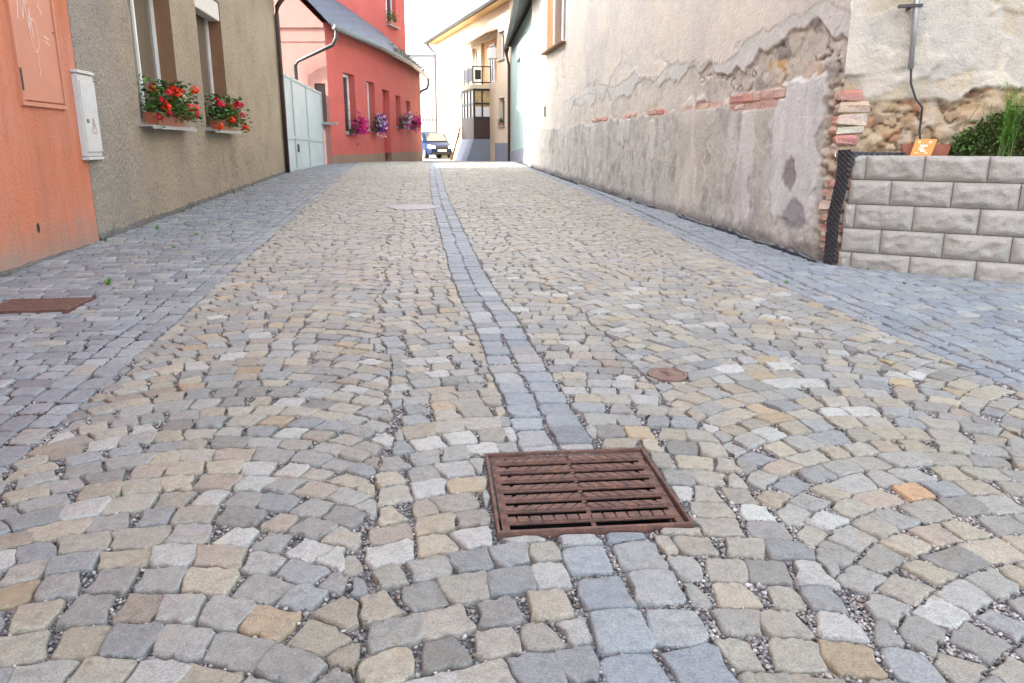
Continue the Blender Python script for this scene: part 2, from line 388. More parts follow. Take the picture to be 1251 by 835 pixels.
PAL_ROAD = [((0.226, 0.225, 0.211), 26), ((0.207, 0.216, 0.218), 14), ((0.252, 0.24, 0.207), 22), ((0.278, 0.254, 0.202), 16), ((0.305, 0.306, 0.29), 9), ((0.247, 0.214, 0.177), 6), ((0.179, 0.176, 0.165), 5), ((0.294, 0.238, 0.162), 3), ((0.336, 0.22, 0.128), 0.3), ((0.331, 0.335, 0.317), 2)]
PAL_BLUE = [((0.193, 0.213, 0.234), 30), ((0.216, 0.235, 0.25), 25), ((0.269, 0.28, 0.281), 14), ((0.169, 0.183, 0.201), 15), ((0.241, 0.241, 0.234), 8)]
PAL_LEFT = [((0.203, 0.219, 0.239), 30), ((0.23, 0.248, 0.265), 25), ((0.181, 0.194, 0.21), 18), ((0.257, 0.276, 0.287), 12), ((0.253, 0.25, 0.233), 5)]
PAL_RIGHT = [((0.188, 0.21, 0.237), 30), ((0.208, 0.23, 0.252), 25), ((0.162, 0.182, 0.21), 18), ((0.25, 0.263, 0.264), 12), ((0.2, 0.208, 0.214), 12)]
def pick(pal):
    t = rng.random()*sum(q[1] for q in pal)
    for c, wgt in pal:
        t -= wgt
        if t <= 0: break
    k = rng.uniform(.86, 1.14); return tuple(x*k*rng.uniform(.988, 1.012) for x in c)
SH = .140   # half width of the centre strip
WC, PITCH = 1.25, .118
def mea(k, v): return .14*(float(vn(v*3.6, k*7.3, 55))-.5)
for k in range(-3, 4):
    RA = R(20) if k == 0 else R(43); RC = WC/2/math.sin(RA)
    uc = -.05+k*WC; ph = rng.random()*PITCH; j = 0; v = .5+ph
    if uc-WC/2 > 3.2 or uc+WC/2 < -3.6: continue
    while v < Y1+.6:
        vn2 = v+PITCH*rng.uniform(.88, 1.12)
        s_ = vn2-v; cuts = [-RA-.1/RC]
        while cuts[-1] < RA+.1/RC: cuts.append(cuts[-1]+rng.uniform(.098, .138)/RC)
        for a, b in zip(cuts, cuts[1:]):
            def lo(p): return (uc+RC*math.sin(p), v+RC*math.cos(p)-RC)
            def hi(p): t = s_*math.cos(p); q = lo(p); return (q[0]+t*math.sin(p), q[1]+t*math.cos(p))
            ja, jb = rng.uniform(-.03, .03)/RC, rng.uniform(-.03, .03)/RC
            m_ = (a+b)/2
            P = [lo(a), lo(m_), lo(b), hi(b+jb), hi(m_), hi(a+ja)]
            cv = np.mean(P, 0)[1]; P = clip(P, (1, 0), uc+WC/2+mea(k+1, cv))
            if len(P) < 3: continue
            P = clip(P, (-1, 0), -(uc-WC/2+mea(k, cv)))
            if len(P) < 3: continue
            c = np.mean(P, 0)
            P = clip(P, (-1, 0), -SH) if c[0] > 0 else clip(P, (1, 0), -SH)
            if len(P) < 3: continue
            Yc = c[1]+SK*c[0]
            ul, ur = float(xl(Yc)-xs(c[1])), float(xr(Yc)-xs(c[1]))
            P = clip(P, (-1, 0), -ul)
            if len(P) < 3: continue
            P = clip(P, (1, 0), ur)
            if len(P) < 3 or area2(np.asarray(P)) < .0038: continue
            ROAD.append((uv2w(P), None))
        v = vn2
v = .5
while v < Y1+.5:
    h = rng.uniform(.125, .165)
    for a, b in ((-SH, rng.uniform(-.012, .012)), (0, SH)):
        a2 = a; b2 = b
        STRIP.append((uv2w([(a2, v+rng.uniform(-.01, .01)), (b2, v+rng.uniform(-.01, .01)), (b2, v+h+rng.uniform(-.01, .01)), (a2, v+h+rng.uniform(-.01, .01))]), None))
    v += h
def rows(dst, uL, uR, v0, v1, pit, wid, wave=.03):
    v = v0; j = 0
    while v < v1:
        h = pit*rng.uniform(.9, 1.12)
        a, b = float(uL(v+h/2)), float(uR(v+h/2)); u = a
        while u < b-.02:
            wd = rng.uniform(*wid); e = u+wd
            if b-e < wid[0]*.6: e = b
            def q(uu, vv): return (uu, vv+wave*(float(vn(uu*1.6, vv*.35, 31))-.5)*2)
            j1, j2 = rng.uniform(-.014, .014), rng.uniform(-.014, .014)
            P = [q(u+j1*(u > a), v), q(e+j2*(e < b), v), q(e-j2*(e < b), v+h), q(u-j1*(u > a), v+h)]
            dst.append((uv2w(P), None)); u = e
        v += h
def course(dst, edge, off0, off1, v0, v1, ln):
    v = v0
    while v < v1:
        h = rng.uniform(*ln); e0, e1 = float(edge(v)), float(edge(v+h))
        dst.append((uv2w([(e0+off0, v), (e0+off1, v), (e1+off1, v+h), (e1+off0, v+h)]), None)); v += h
UL = lambda v: xl(np.asarray(v)+SK*(-2.3))-xs(v)
UR = lambda v: xr(np.asarray(v)+SK*2.2)-xs(v)
UR2 = lambda v: xr2(np.asarray(v)+SK*2.3)-xs(v)
UWL = lambda v: wl(np.asarray(v)+SK*(-3.7))-xs(v)
UWR = lambda v: wr(np.asarray(v)+SK*2.6)-xs(v)
course(LEFT, UL, -.118, 0, .6, Y1, (.12, .2)); course(LEFT, UL, -.236, -.118, .6, Y1, (.12, .2))
rows(LEFT, lambda v: np.maximum(UWL(v)-.05, -5.2), lambda v: UL(v)-.236, 1.2, Y1+.6, .112, (.11, .2))
course(RIGHT, UR, 0, .1, .6, Y1, (.09, .16))
course(RIGHT, lambda v: (UR(v)+.1), 0, .095, .6, Y1, (.09, .16))
rows(RIGHT, lambda v: np.maximum(UR2(v), UR(v)+.2)+.012, lambda v: UWR(v)+.06, .6, Y1-.6, .118, (.1, .19), .05)

def stone_geo(P, near, top, gap):
    """one paving stone from its plan outline: bevelled shoulders, uneven worn top"""
    P = np.asarray(P, float); c = P.mean(0); A = area2(P); r = math.sqrt(A)/2
    P = c+(P-c)*(1-gap/r)
    # corners cut, edges split
    cut = .12 if near else .11
    Q = []
    N = len(P)
    L = np.hypot(*(np.roll(P, -1, 0)-P).T)
    for i in range(N):
        if L[i] < .03: Q.append((P[i]+P[(i+1) % N])/2); continue
        a, b = P[i], P[(i+1) % N]
        Q.append(a+(b-a)*cut)
        if near or L[i] > .14: Q.append(a+(b-a)*.5)
        Q.append(a+(b-a)*(1-cut))
    Q = np.asarray(Q); n = len(Q)
    jit = .0075 if near else .0065
    Q = Q+nr.uniform(-jit, jit, Q.shape)
    zc = float(gz(c[1]))+top; tx, ty = nr.uniform(-.028, .028, 2)
    def ring(k, dz, jz):
        q = c+(Q-c)*(1-k/r); z = gz(q[:, 1])+top+dz+(q[:, 0]-c[0])*tx+(q[:, 1]-c[1])*ty+nr.uniform(-jz, jz, n)
        return np.column_stack([q, z])
    R_ = [ring(-.004, -.05, 0), ring(0, -.006, .002), ring(.003, -.001, .0012), ring(.0075, 0, .0006)] if near else [ring(-.003, -.045, 0), ring(0, -.0055, .001), ring(.0055, 0, .0012)]
    if near: R_.append(ring(.5*r, .0004, .0006))
    V = np.vstack(R_+[np.array([[c[0], c[1], zc+.0012]])]); K = len(R_)
    Fs = [(k*n+i, k*n+(i+1) % n, (k+1)*n+(i+1) % n, (k+1)*n+i) for k in range(K-1) for i in range(n)]
    Fs += [((K-1)*n+i, (K-1)*n+(i+1) % n, K*n) for i in range(n)]
    ntop = n+(n if near else 0)
    return V, Fs, [True]*(len(Fs)-ntop)+[False]*ntop
OUTLINES = []   # for the gravel
def pave(base, pal, name, many, gap, lab=None):
    items = []
    for P, colr in base:
        P = avoid([tuple(p) for p in P])
        if P is None: continue
        P = np.asarray(P)
        if area2(P) < .0022: continue
        # keep the outline anticlockwise
        x, y = P[:, 0], P[:, 1]
        if np.dot(x, np.roll(y, -1))-np.dot(y, np.roll(x, -1)) < 0: P = P[::-1]
        c = P.mean(0)
        if c[1] < .7: continue
        px, py = prj(np.column_stack([P, gz(P[:, 1])]))
        vis = area2(np.column_stack([np.clip(px, 0, 1251), np.clip(py, 0, 835)]))
        items.append((vis, P))
    items.sort(key=lambda t: -t[0])
    BV, BF, BC, BS, nb = [], [], [], [], 0
    for i, (vis, P) in enumerate(items):
        c = P.mean(0); near = c[1] < 4.5
        g = gap*rng.uniform(.6, 1.35)
        V, Fs, SM = stone_geo(P, near, rng.uniform(-.005, .005), g)
        OUTLINES.append((c, P, g))
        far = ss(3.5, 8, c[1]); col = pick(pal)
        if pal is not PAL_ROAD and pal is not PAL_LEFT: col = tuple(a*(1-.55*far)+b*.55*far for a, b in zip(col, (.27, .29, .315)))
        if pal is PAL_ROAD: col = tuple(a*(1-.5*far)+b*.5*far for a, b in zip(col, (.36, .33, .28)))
        C = np.tile(np.asarray(col), (len(V), 1))
        if i < 300:
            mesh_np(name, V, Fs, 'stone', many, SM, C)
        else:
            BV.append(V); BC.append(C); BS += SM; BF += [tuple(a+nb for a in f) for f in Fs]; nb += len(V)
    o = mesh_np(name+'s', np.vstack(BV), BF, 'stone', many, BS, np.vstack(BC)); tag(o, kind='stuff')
def holed(name, fa, fb, y0, y1, dz, mat, lanes, label):
    # a sheet with a square hole under the drain grate
    ys = np.unique(np.concatenate([np.linspace(y0, y1, 90), [HY0, HY1]])); V = []; Fs = []; L = len(lanes)+2
    for i, y in enumerate(ys):
        for X in (float(fa(y)), *lanes, float(fb(y))): V.append((X, y, gzf(y)+dz))
        if i:
            for q in range(L-1):
                if ys[i-1] >= HY0-1e-6 and y <= HY1+1e-6 and (L == 2 or q == 1): continue
                Fs.append(((i-1)*L+q, (i-1)*L+q+1, i*L+q+1, i*L+q))
    o = mesh_np(name, V, Fs, mat); o['kind'] = 'structure'; o['label'] = label
    return o
HX0, HX1, HY0, HY1 = GR_C[0]-.262, GR_C[0]+.262, GR_C[1]-.262, GR_C[1]+.262
def sheet(name, fa, fb, y0, y1, dz, mat, n=90, label=None, kind='structure'):
    ys = np.linspace(y0, y1, n); V = []; Fs = []
    for i, y in enumerate(ys):
        V += [(float(fa(y)), y, gzf(y)+dz), (float(fb(y)), y, gzf(y)+dz)]
        if i: Fs.append((2*i-2, 2*i-1, 2*i+1, 2*i))
    o = mesh_np(name, V, Fs, mat); o['kind'] = kind
    if label: o['label'] = label
    return o
BED = -.018
road = holed('cobbled_road', xl, xr, -1, Y1, BED, 'bed', (HX0, HX1), 'cobbled street of sandy and grey stones laid in arcs')
# leave the drain pit open below the grate: the bed is lower than the grate anyway
strip = holed('centre_drain_strip', lambda y: xs(y)-.13, lambda y: xs(y)+.13, -1, Y1, BED+.004, 'bed', (), 'strip of two rows of blue grey setts down the middle of the street')
left = sheet('pavement', lambda y: wl(y)-.1, xl, -1, Y1, BED-.003, 'beddark', label='grey violet sett pavement along the orange and grey houses')
right = sheet('pavement', xr, lambda y: wr(y)+.1, -1, Y1, BED-.003, 'beddark', n=160, label='blue grey sett pavement along the old peeling wall')
for o_, c_ in ((road, 'road'), (strip, 'drain strip'), (left, 'pavement'), (right, 'pavement')): o_['category'] = c_
pave(ROAD, PAL_ROAD, 'cobblestone', road, .0046)
pave(STRIP, PAL_BLUE, 'sett', strip, .0055)
pave(LEFT, PAL_LEFT, 'sett', left, .0075)
pave(RIGHT, PAL_RIGHT, 'sett', right, .0062)
o = sheet('far_road', lambda y: -16, lambda y: 9, Y1-.02, 90, -.006, 'farcobble', n=70, label='sunlit paving beyond the crest of the street'); o['category'] = 'road'
V = []; Fs = []
ys_ = list(np.linspace(-12, 60, 60))+[120, 400, 1500]
for i, y in enumerate(ys_):
    V += [(-1500, y, gzf(y)-.7), (1500, y, gzf(y)-.7)]
    if i: Fs.append((2*i-2, 2*i-1, 2*i+1, 2*i))
V[0] = (-1500, -12, -1); V[1] = (1500, -12, -1)
o = mesh_np('ground', V, Fs, 'earth'); o['kind'] = 'structure'; o['label'] = 'bare ground under the paving and behind the houses'; o['category'] = 'ground'

# gravel in the joints of the near paving
def gravel():
    x0, x1, y0, y1, st = -3.2, 3.4, 1.0, 5.2, .005
    nx, ny = int((x1-x0)/st), int((y1-y0)/st)
    occ = np.zeros((ny, nx), bool)
    for c, P, g in OUTLINES:
        if not (x0-.2 < c[0] < x1+.2 and y0-.2 < c[1] < y1+.2): continue
        r = math.sqrt(area2(P))/2; Q = c+(P-c)*(1-(g*.35)/r)
        a0, a1 = max(0, int((Q[:, 0].min()-x0)/st)), min(nx, int((Q[:, 0].max()-x0)/st)+2); b0, b1 = max(0, int((Q[:, 1].min()-y0)/st)), min(ny, int((Q[:, 1].max()-y0)/st)+2)
        if a1 <= a0 or b1 <= b0: continue
        X, Y = np.meshgrid(x0+(np.arange(a0, a1)+.5)*st, y0+(np.arange(b0, b1)+.5)*st)
        ins = np.ones(X.shape, bool)
        for i in range(len(Q)):
            a, b = Q[i], Q[(i+1) % len(Q)]
            ins &= ((b[0]-a[0])*(Y-a[1])-(b[1]-a[1])*(X-a[0])) >= 0
        occ[b0:b1, a0:a1] |= ins
    iy, ix = np.nonzero(~occ)
    X = x0+(ix+nr.random_sample(len(ix)))*st; Y = y0+(iy+nr.random_sample(len(iy)))*st
    # clear of the iron covers and the walls
    ca, sa = math.cos(GR_A), math.sin(GR_A); dx, dy = X-GR_C[0], Y-GR_C[1]
    ok = (np.maximum(abs(dx*ca+dy*sa), abs(-dx*sa+dy*ca)) > GR_R+.012) & (np.hypot(X-.75, Y-3.51) > .1) & ~((abs(X+3.17) < .3) & (abs(Y-5) < .24)) & (X > wl(Y)+.02)
    dens = np.clip(1.6-(Y-1.2)*.4, .12, 1)*.6*(.35+1.0*(fbm(X*1.5, Y*1.5, 77, 3) > -.1)); ok &= nr.random_sample(len(X)) < dens
    X, Y = X[ok], Y[ok]
    ico = []; t = (1+5**.5)/2
    for a, b in ((-1, t), (1, t), (-1, -t), (1, -t)): ico += [(a, b, 0)]
    for a, b in ((-1, t), (1, t), (-1, -t), (1, -t)): ico += [(0, a, b)]
    for a, b in ((-1, t), (1, t), (-1, -t), (1, -t)): ico += [(b, 0, a)]
    ico = np.asarray(ico)/math.sqrt(1+t*t)
    tri = [(0, 11, 5), (0, 5, 1), (0, 1, 7), (0, 7, 10), (0, 10, 11), (1, 5, 9), (5, 11, 4), (11, 10, 2), (10, 7, 6), (7, 1, 8), (3, 9, 4), (3, 4, 2), (3, 2, 6), (3, 6, 8), (3, 8, 9), (4, 9, 5), (2, 4, 11), (6, 2, 10), (8, 6, 7), (9, 8, 1)]
    # order of the vertices follows the usual icosahedron listing
    ico = np.array([(-1, t, 0), (1, t, 0), (-1, -t, 0), (1, -t, 0), (0, -1, t), (0, 1, t), (0, -1, -t), (0, 1, -t), (t, 0, -1), (t, 0, 1), (-t, 0, -1), (-t, 0, 1)])/math.sqrt(1+t*t)
    n = len(X); rad = nr.uniform(.0022, .0062, n)*np.where(nr.random_sample(n) < .06, 1.5, 1)
    sc = np.stack([rad*nr.uniform(.8, 1.5, n), rad*nr.uniform(.7, 1.2, n), rad*nr.uniform(.5, .9, n)], 1)
    an = nr.uniform(0, 6.28, n); ca, sa = np.cos(an), np.sin(an)
    L = ico[None]*sc[:, None]*nr.uniform(.8, 1.2, (n, 12, 1))
    V = np.empty((n, 12, 3)); V[..., 0] = L[..., 0]*ca[:, None]-L[..., 1]*sa[:, None]+X[:, None]; V[..., 1] = L[..., 0]*sa[:, None]+L[..., 1]*ca[:, None]+Y[:, None]
    V[..., 2] = L[..., 2]+(gz(Y)+BED+.002+nr.uniform(0, .011, n))[:, None]
    Fq = (np.asarray(tri)[None]+(np.arange(n)*12)[:, None, None]).reshape(-1, 3)
    base = np.array([(.05, .05, .058), (.10, .10, .11), (.17, .165, .17), (.27, .25, .24), (.38, .36, .34), (.22, .15, .11)])[nr.choice(6, n, p=[.07, .13, .22, .28, .25, .05])]
    lf = (X < xl(Y)-.02) & (nr.random_sample(n) < .6); base[lf] = (.085, .032, .026)
    C = np.repeat(base*nr.uniform(.8, 1.2, (n, 1)), 12, 0)
    o = mesh_np('joint_gravel', V.reshape(-1, 3), Fq, 'pebble', road, False, C); o['kind'] = 'stuff'
gravel()

# ---------------------------------------------------------------- iron covers
def frame_at(c, ang): return Fr(c, (math.cos(ang), math.sin(ang)), 1)
def grate():
    fr = frame_at(GR_C, GR_A); z = gzf(GR_C[1]); h = GR_R
    t = thing('drain_grate', (GR_C[0], GR_C[1], z), 'large square rusty iron drain grate with slotted bars in the middle of the street', 'drain grate')
    zt = z+.0015
    m = MB(); e = .010
    for a in ((-h, h, -h, -h+e), (-h, h, h-e, h), (-h, -h+e, -h+e, h-e), (h-e, h, -h+e, h-e)): m.box(fr, *a, zt-.09, zt+.004, .003)
    m.build('frame', 'rust', t)
    m = MB(); k = h-.018; en = .024        # solid ends of the casting, between the slots
    for a in ((-k, -k+en, -k, k), (k-en, k, -k, k), (-k+en, k-en, -k, -k+.012), (-k+en, k-en, k-.012, k)): m.box(fr, *a, zt-.02, zt-.008, .002)
    m.build('rim', 'rust', t)
    nb = 7; i0, i1 = -k+.012, k-.012; step = (i1-i0)/(nb+.25)
    for i in range(nb):
        c0 = i0+step*(i+.66); m = MB(); hw = .0182
        m.box(fr, -k+.006, k-.006, c0-hw, c0+hw, zt-.013, zt-.0045, .002)
        n = 14; L0 = -k+.012; wd0 = (2*k-.024)/n
        for q in range(n):
            a = L0+q*wd0; wd = wd0-.0032; sl_ = .026 if q < n/2 else -.026
            if i == 0: sl_ = 0
            if q in (0, n-1): sl_ *= .2
            vs = []
            for zz, ins in ((zt-.006, 0), (zt+.0012, .0015)):
                vs += [fr.p(a-sl_/2+ins, c0-hw+.0015+ins, zz), fr.p(a+wd-sl_/2-ins, c0-hw+.0015+ins, zz), fr.p(a+wd+sl_/2-ins, c0+hw-.0015-ins, zz), fr.p(a+sl_/2+ins, c0+hw-.0015-ins, zz)]
            m.add(vs, [(4, 5, 6, 7), (0, 1, 5, 4), (1, 2, 6, 5), (2, 3, 7, 6), (3, 0, 4, 7)])
        m.build('bar', 'rust', t)
    MB().box(fr, -.007, .007, i0, i1, zt-.018, zt-.009).build('crossbar', 'rust', t)
    # the dark gully below
    m = MB(); d = .4
    for (a, b, c, e) in ((-h, -h, h, -h), (h, -h, h, h), (h, h, -h, h), (-h, h, -h, -h)):
        m.quad(fr.p(a*.99, b*.99, z-.06), fr.p(c*.99, e*.99, z-.06), fr.p(c*.99, e*.99, z-d), fr.p(a*.99, b*.99, z-d))
    m.quad(fr.p(-h, -h, z-d), fr.p(h, -h, z-d), fr.p(h, h, z-d), fr.p(-h, h, z-d))
    m.build('gully', 'dark', t)
grate()
def disc_cover(name, c, r, mat, label, cat, bumps=True, dz=.003):
    z = gzf(c[1])+dz; n = 28; t = thing(name, (c[0], c[1], z), label, cat)
    m = MB(); vs = []
    for (rr, zz) in ((r, -.05), (r, .0), (r*.985, .003), (r*.86, .003), (r*.85, -.004)): vs += [(c[0]+rr*math.cos(k*2*math.pi/n), c[1]+rr*math.sin(k*2*math.pi/n), z+zz+.022*rr*math.sin(k*2*math.pi/n)) for k in range(n)]
    m.add(vs, [(a*n+k, a*n+(k+1) % n, (a+1)*n+(k+1) % n, (a+1)*n+k) for a in range(4) for k in range(n)]); m.build('rim', mat, t)
    m = MB(); vs = []
    for (rr, zz) in ((r*.845, -.02), (r*.845, -.002), (r*.82, .001), (0.001, .004)): vs += [(c[0]+rr*math.cos(k*2*math.pi/n), c[1]+rr*math.sin(k*2*math.pi/n), z+zz+.022*rr*math.sin(k*2*math.pi/n)) for k in range(n)]
    m.add(vs, [(a*n+k, a*n+(k+1) % n, (a+1)*n+(k+1) % n, (a+1)*n+k) for a in range(3) for k in range(n)])
    if bumps:
        for q in range(-2, 3):
            if q: m.box(frame_at(c, .4), -.018*r/.1, .018*r/.1, q*.02*r/.1-.004, q*.02*r/.1+.004, z+.0005, z+.008)
    m.build('lid', mat, t)
    if bumps: MB().tube([(c[0], c[1], z+.003), (c[0], c[1], z+.010)], r*.16, 10).build('knob', 'rust', t)
disc_cover('valve_cover', (.75, 3.51), .094, 'rustpale', 'small round rusty valve cover set among the cobbles', 'valve cover')
disc_cover('manhole_cover', (-1.45, 11.48), .385, 'concretecover', 'large round pale manhole cover left of the centre strip', 'manhole cover', False)
def left_cover():
    fr = frame_at(LG_C, LG_A); z = gzf(LG_C[1])+.004; hx, hy = LG_H
    t = thing('drain_grate', (*LG_C, z), 'rectangular rust red slotted cover in the left pavement by the orange house', 'drain grate')
    m = MB()
    for a in ((-hx, hx, -hy, -hy+.02), (-hx, hx, hy-.02, hy), (-hx, -hx+.02, -hy+.02, hy-.02), (hx-.02, hx, -hy+.02, hy-.02)): m.box(fr, *a, z-.05, z+.003, .002)
    m.build('frame', 'rust', t)
    nb = 5; st = (2*hy-.04)/nb
    for i in range(nb):
        y = -hy+.025+i*st; m = MB(); m.box(fr, -hx+.022, hx-.022, y, y+st*.8, z-.03, z)
        for q in range(5):
            a = -hx+.022+(2*hx-.06)*q/4; m.box(fr, a, a+.05, y+st*.8, y+st, z-.03, z-.002)
        m.build('bar', 'rust', t)
    MB().box(fr, -hx+.01, hx-.01, -hy+.01, hy-.01, z-.045, z-.028).build('gully', 'dark', t)
left_cover()

# ---------------------------------------------------------------- foliage helpers
def leaves(pts, size, cols, up=.5, droop=.3, width=.7):
    """small bent leaves: returns verts, faces, colours"""
    V = []; Fs = []; C = []
    for p, sz, c in zip(pts, size, cols):
        a = rng.uniform(0, 6.283); e = rng.uniform(-droop, up+.5)
        t = Vector((math.cos(a)*math.cos(e), math.sin(a)*math.cos(e), math.sin(e))); s_ = t.cross(Vector((rng.uniform(-.4, .4), rng.uniform(-.4, .4), 1))).normalized(); n = s_.cross(t)
        b = len(V); p = Vector(p)
        V += [p, p+t*sz*.5+s_*sz*width*.5+n*sz*.08, p+t*sz*.5-s_*sz*width*.5+n*sz*.08, p+t*sz-n*sz*.12]
        Fs += [(b, b+1, b+3), (b, b+3, b+2)]; C += [c]*4
    return V, Fs, C
def gcol(lo=.7, hi=1.3, base=(.07, .14, .03)):
    k = rng.uniform(lo, hi); return (base[0]*k*rng.uniform(.8, 1.3), base[1]*k, base[2]*k)
def blossom(c, r, col, n=16):
    V = []; Fs = []; C = []
    for i in range(n):
        a = rng.uniform(0, 6.283); e = rng.uniform(-.5, 1.5); d = Vector((math.cos(a)*math.cos(e), math.sin(a)*math.cos(e), math.sin(e)))
        p = Vector(c)+d*r*rng.uniform(.55, .95); s_ = d.cross(Vector((.3, .2, 1))).normalized(); q = s_.cross(d); z = r*.42
        b = len(V); tw = rng.uniform(0, 3); s2 = s_*math.cos(tw)+q*math.sin(tw); q2 = q*math.cos(tw)-s_*math.sin(tw)
        V += [p-s2*z, p-q2*z, p+s2*z+d*z*.3, p+q2*z+d*z*.2]; Fs += [(b, b+1, b+2), (b, b+2, b+3)]; k = rng.uniform(.75, 1.2); C += [tuple(min(1, x*k) for x in col)]*4
    return V, Fs, C
def weed(x, y, s_, label, n=16, bright=1.0, name='weed', group='weeds growing in the paving joints'):
    z = gzf(y)-.015; t = thing(name, (x, y, z), label, 'weed', group)
    V = []; Fs = []; C = []
    for i in range(n):
        a = rng.uniform(0, 6.283); le = s_*rng.uniform(.5, 1); wd = le*.1; lean = rng.uniform(.2, 1.1)
        d = Vector((math.cos(a), math.sin(a), 0)); sd = Vector((-d.y, d.x, 0)); p0 = Vector((x, y, z))+d*s_*.15*rng.random()
        b = len(V)
        for k in range(4):
            u = k/3; p = p0+d*le*lean*u*u+Vector((0, 0, le*u*(1-.25*u*lean))); w_ = wd*(1.1-u); V += [p-sd*w_, p+sd*w_]
        Fs += [(b+2*k, b+2*k+1, b+2*k+3, b+2*k+2) for k in range(3)]; c = gcol(.7, 1.3, (.09*bright, .2*bright, .03*bright)); C += [c]*8
    mesh_np('blades', V, Fs, 'foliage', t, False, C)

# ---------------------------------------------------------------- left side: orange house, meter cabinet, grey house
LW = Fr((-4.33, 8.0), (-.125, 1), -1)     # outward is +x
assert LW.N[0] > 0
t = thing('orange_house', LW.p(-4, 0, 0), 'salmon orange rendered house at the left edge of the street', 'house')
m = MB(); openwall(m, LW, -11.5, -.012, .16, 9.0, [], .2); shell(m, LW, -11.5, -.012, .16, 9.0, 8); m.build('wall', 'orange', t)
# crumbling plinth under the render
n = 130; V = []; Fs = []
for i in range(n):
    s_ = -11.5+i*(11.48/(n-1)); gy = gzf(LW.p(s_, 0, 0)[1])
    top = .16+.035*float(fbm(s_*3, 0, 3)); k = .03*float(fbm(s_*7, 5, 4))
    V += [LW.p(s_, .05+k, gy-.05), LW.p(s_, .03+k*.8, gy+(top-gy)*.55+.02*float(fbm(s_*9, 1, 8))), LW.p(s_, -.012+.006*float(fbm(s_*11, 3, 6)), top+.012), LW.p(s_, -.05, top+.02)]
    if i:
        for q in range(3): Fs.append((4*i-4+q, 4*i+q, 4*i+1+q, 4*i-3+q))
mesh_np('plinth', V, Fs, 'rubble', t)
m = MB(); m.box(LW, -11.6, .1, -8.1, .25, 9.0, 9.2); m.add([LW.p(-11.6, .3, 9.15), LW.p(.1, .3, 9.15), LW.p(.1, -4, 12.2), LW.p(-11.6, -4, 12.2), LW.p(-11.6, -8.1, 9.15), LW.p(.1, -8.1, 9.15)], [(0, 1, 2, 3), (3, 2, 5, 4), (1, 5, 2), (0, 3, 4)]); m.build('roof', 'greyroof', t)
m = MB(); pts = []
for k in range(14):
    a = k*2*math.pi/14; pts.append(LW.p(-1.27+.028*math.cos(a), .0025, .44+.045*math.sin(a)))
m.add(pts, [tuple(range(14))]); m.build('vent_hole', 'dark', t)
# painted metal utility hatch in the orange wall, with sprayed scribble
m = MB()
for a in ((-1.24, -.39, 1.475, 1.51), (-1.24, -1.21, 1.51, 3.2), (-.42, -.39, 1.51, 3.2), (-1.24, -.39, 3.2, 3.235)): m.box(LW, a[0], a[1], .0, .028, a[2], a[3])
hf = m.build('hatch_frame', 'orangepanel', t)
MB().box(LW, -1.202, -.428, .0, .016, 1.522, 3.192, .004).build('hatch_door', 'orangepanel', hf)
MB().box(LW, -1.228, -1.206, .028, .036, 1.6, 1.78).build('hinge', 'darkmetal', hf)
MB().tube([LW.p(-.46, .016, 2.15), LW.p(-.46, .022, 2.15)], .009, 8).build('lock', 'darkmetal', hf)
def ribbon(m, pts, wd):
    for (a, b), (c, d) in zip(pts, pts[1:]):
        L = math.hypot(c-a, d-b) or 1; nx, nz = -(d-b)/L*wd/2, (c-a)/L*wd/2
        m.quad(LW.p(a-nx, .0185, b-nz), LW.p(c-nx, .0185, d-nz), LW.p(c+nx, .0185, d+nz), LW.p(a+nx, .0185, b+nz))
m = MB()
def stroke(pts, wd):
    m = MB(); ribbon(m, pts, wd); m.build('spray_stroke', 'graffiti', hf)
stroke([(-1.10, 2.18), (-1.04, 2.42), (-1.0, 2.2), (-.95, 2.4), (-.92, 2.12), (-.88, 2.3), (-.86, 2.06)], .014)
stroke([(-1.08, 2.3), (-.98, 2.5), (-.9, 2.33)], .012)
stroke([(-.84+.07*math.cos(k*.5), 2.08+.14*math.sin(k*.5)) for k in range(14)], .011)
stroke([(-.7, 2.36), (-.64, 2.28)], .014); stroke([(-.66, 2.1), (-.57, 2.08)], .013); stroke([(-.64, 2.06), (-.56, 2.03)], .012); stroke([(-.82, 1.93), (-.83, 1.74)], .01)

t = thing('meter_cabinet', LW.p(.09, .05, 1.0), 'light grey electricity meter cabinet where the orange wall meets the grey one', 'meter cabinet')
MB().box(LW, -.14, .24, .0, .05, 1.03, 1.83, .01).build('casing', 'offwhite', t)
MB().box(LW, -.125, .225, .05, .066, 1.075, 1.765, .006).build('door', 'offwhite', t)
m = MB(); m.box(LW, -.15, .25, -.0, .066, 1.833, 1.865, .006); m.build('lid', 'offwhite', t)
MB().box(LW, -.145, .245, .0, .062, .998, 1.027, .005).build('base', 'offwhite', t)
m = MB(); m.box(LW, -.07, .17, .066, .0685, 1.47, 1.70); m.build('plate', plain('grey_plate', (.50, .51, .52), .5), t)
m = MB()
def tri(m, cx, cz, h, w_, d):
    o_ = [(cx-w_, cz-h), (cx+w_, cz-h), (cx, cz+h)]
    for (a, b), (c, e) in zip(o_, o_[1:]+o_[:1]):
        L = math.hypot(c-a, e-b); nx, nz = -(e-b)/L*.006, (c-a)/L*.006
        m.quad(LW.p(a-nx, d, b-nz), LW.p(c-nx, d, e-nz), LW.p(c+nx, d, e+nz), LW.p(a+nx, d, b+nz))
tri(m, .085, 1.34, .075, .055, .0685)
m.add([LW.p(a-.015, .0692, b) for a, b in ((.105, 1.385), (.085, 1.335), (.10, 1.335), (.09, 1.285), (.117, 1.345), (.102, 1.345))], [(0, 1, 2, 5), (5, 2, 3, 4)])
m.build('warning_sign', plain('faded_red_print', (.45, .3, .28), .5), t)
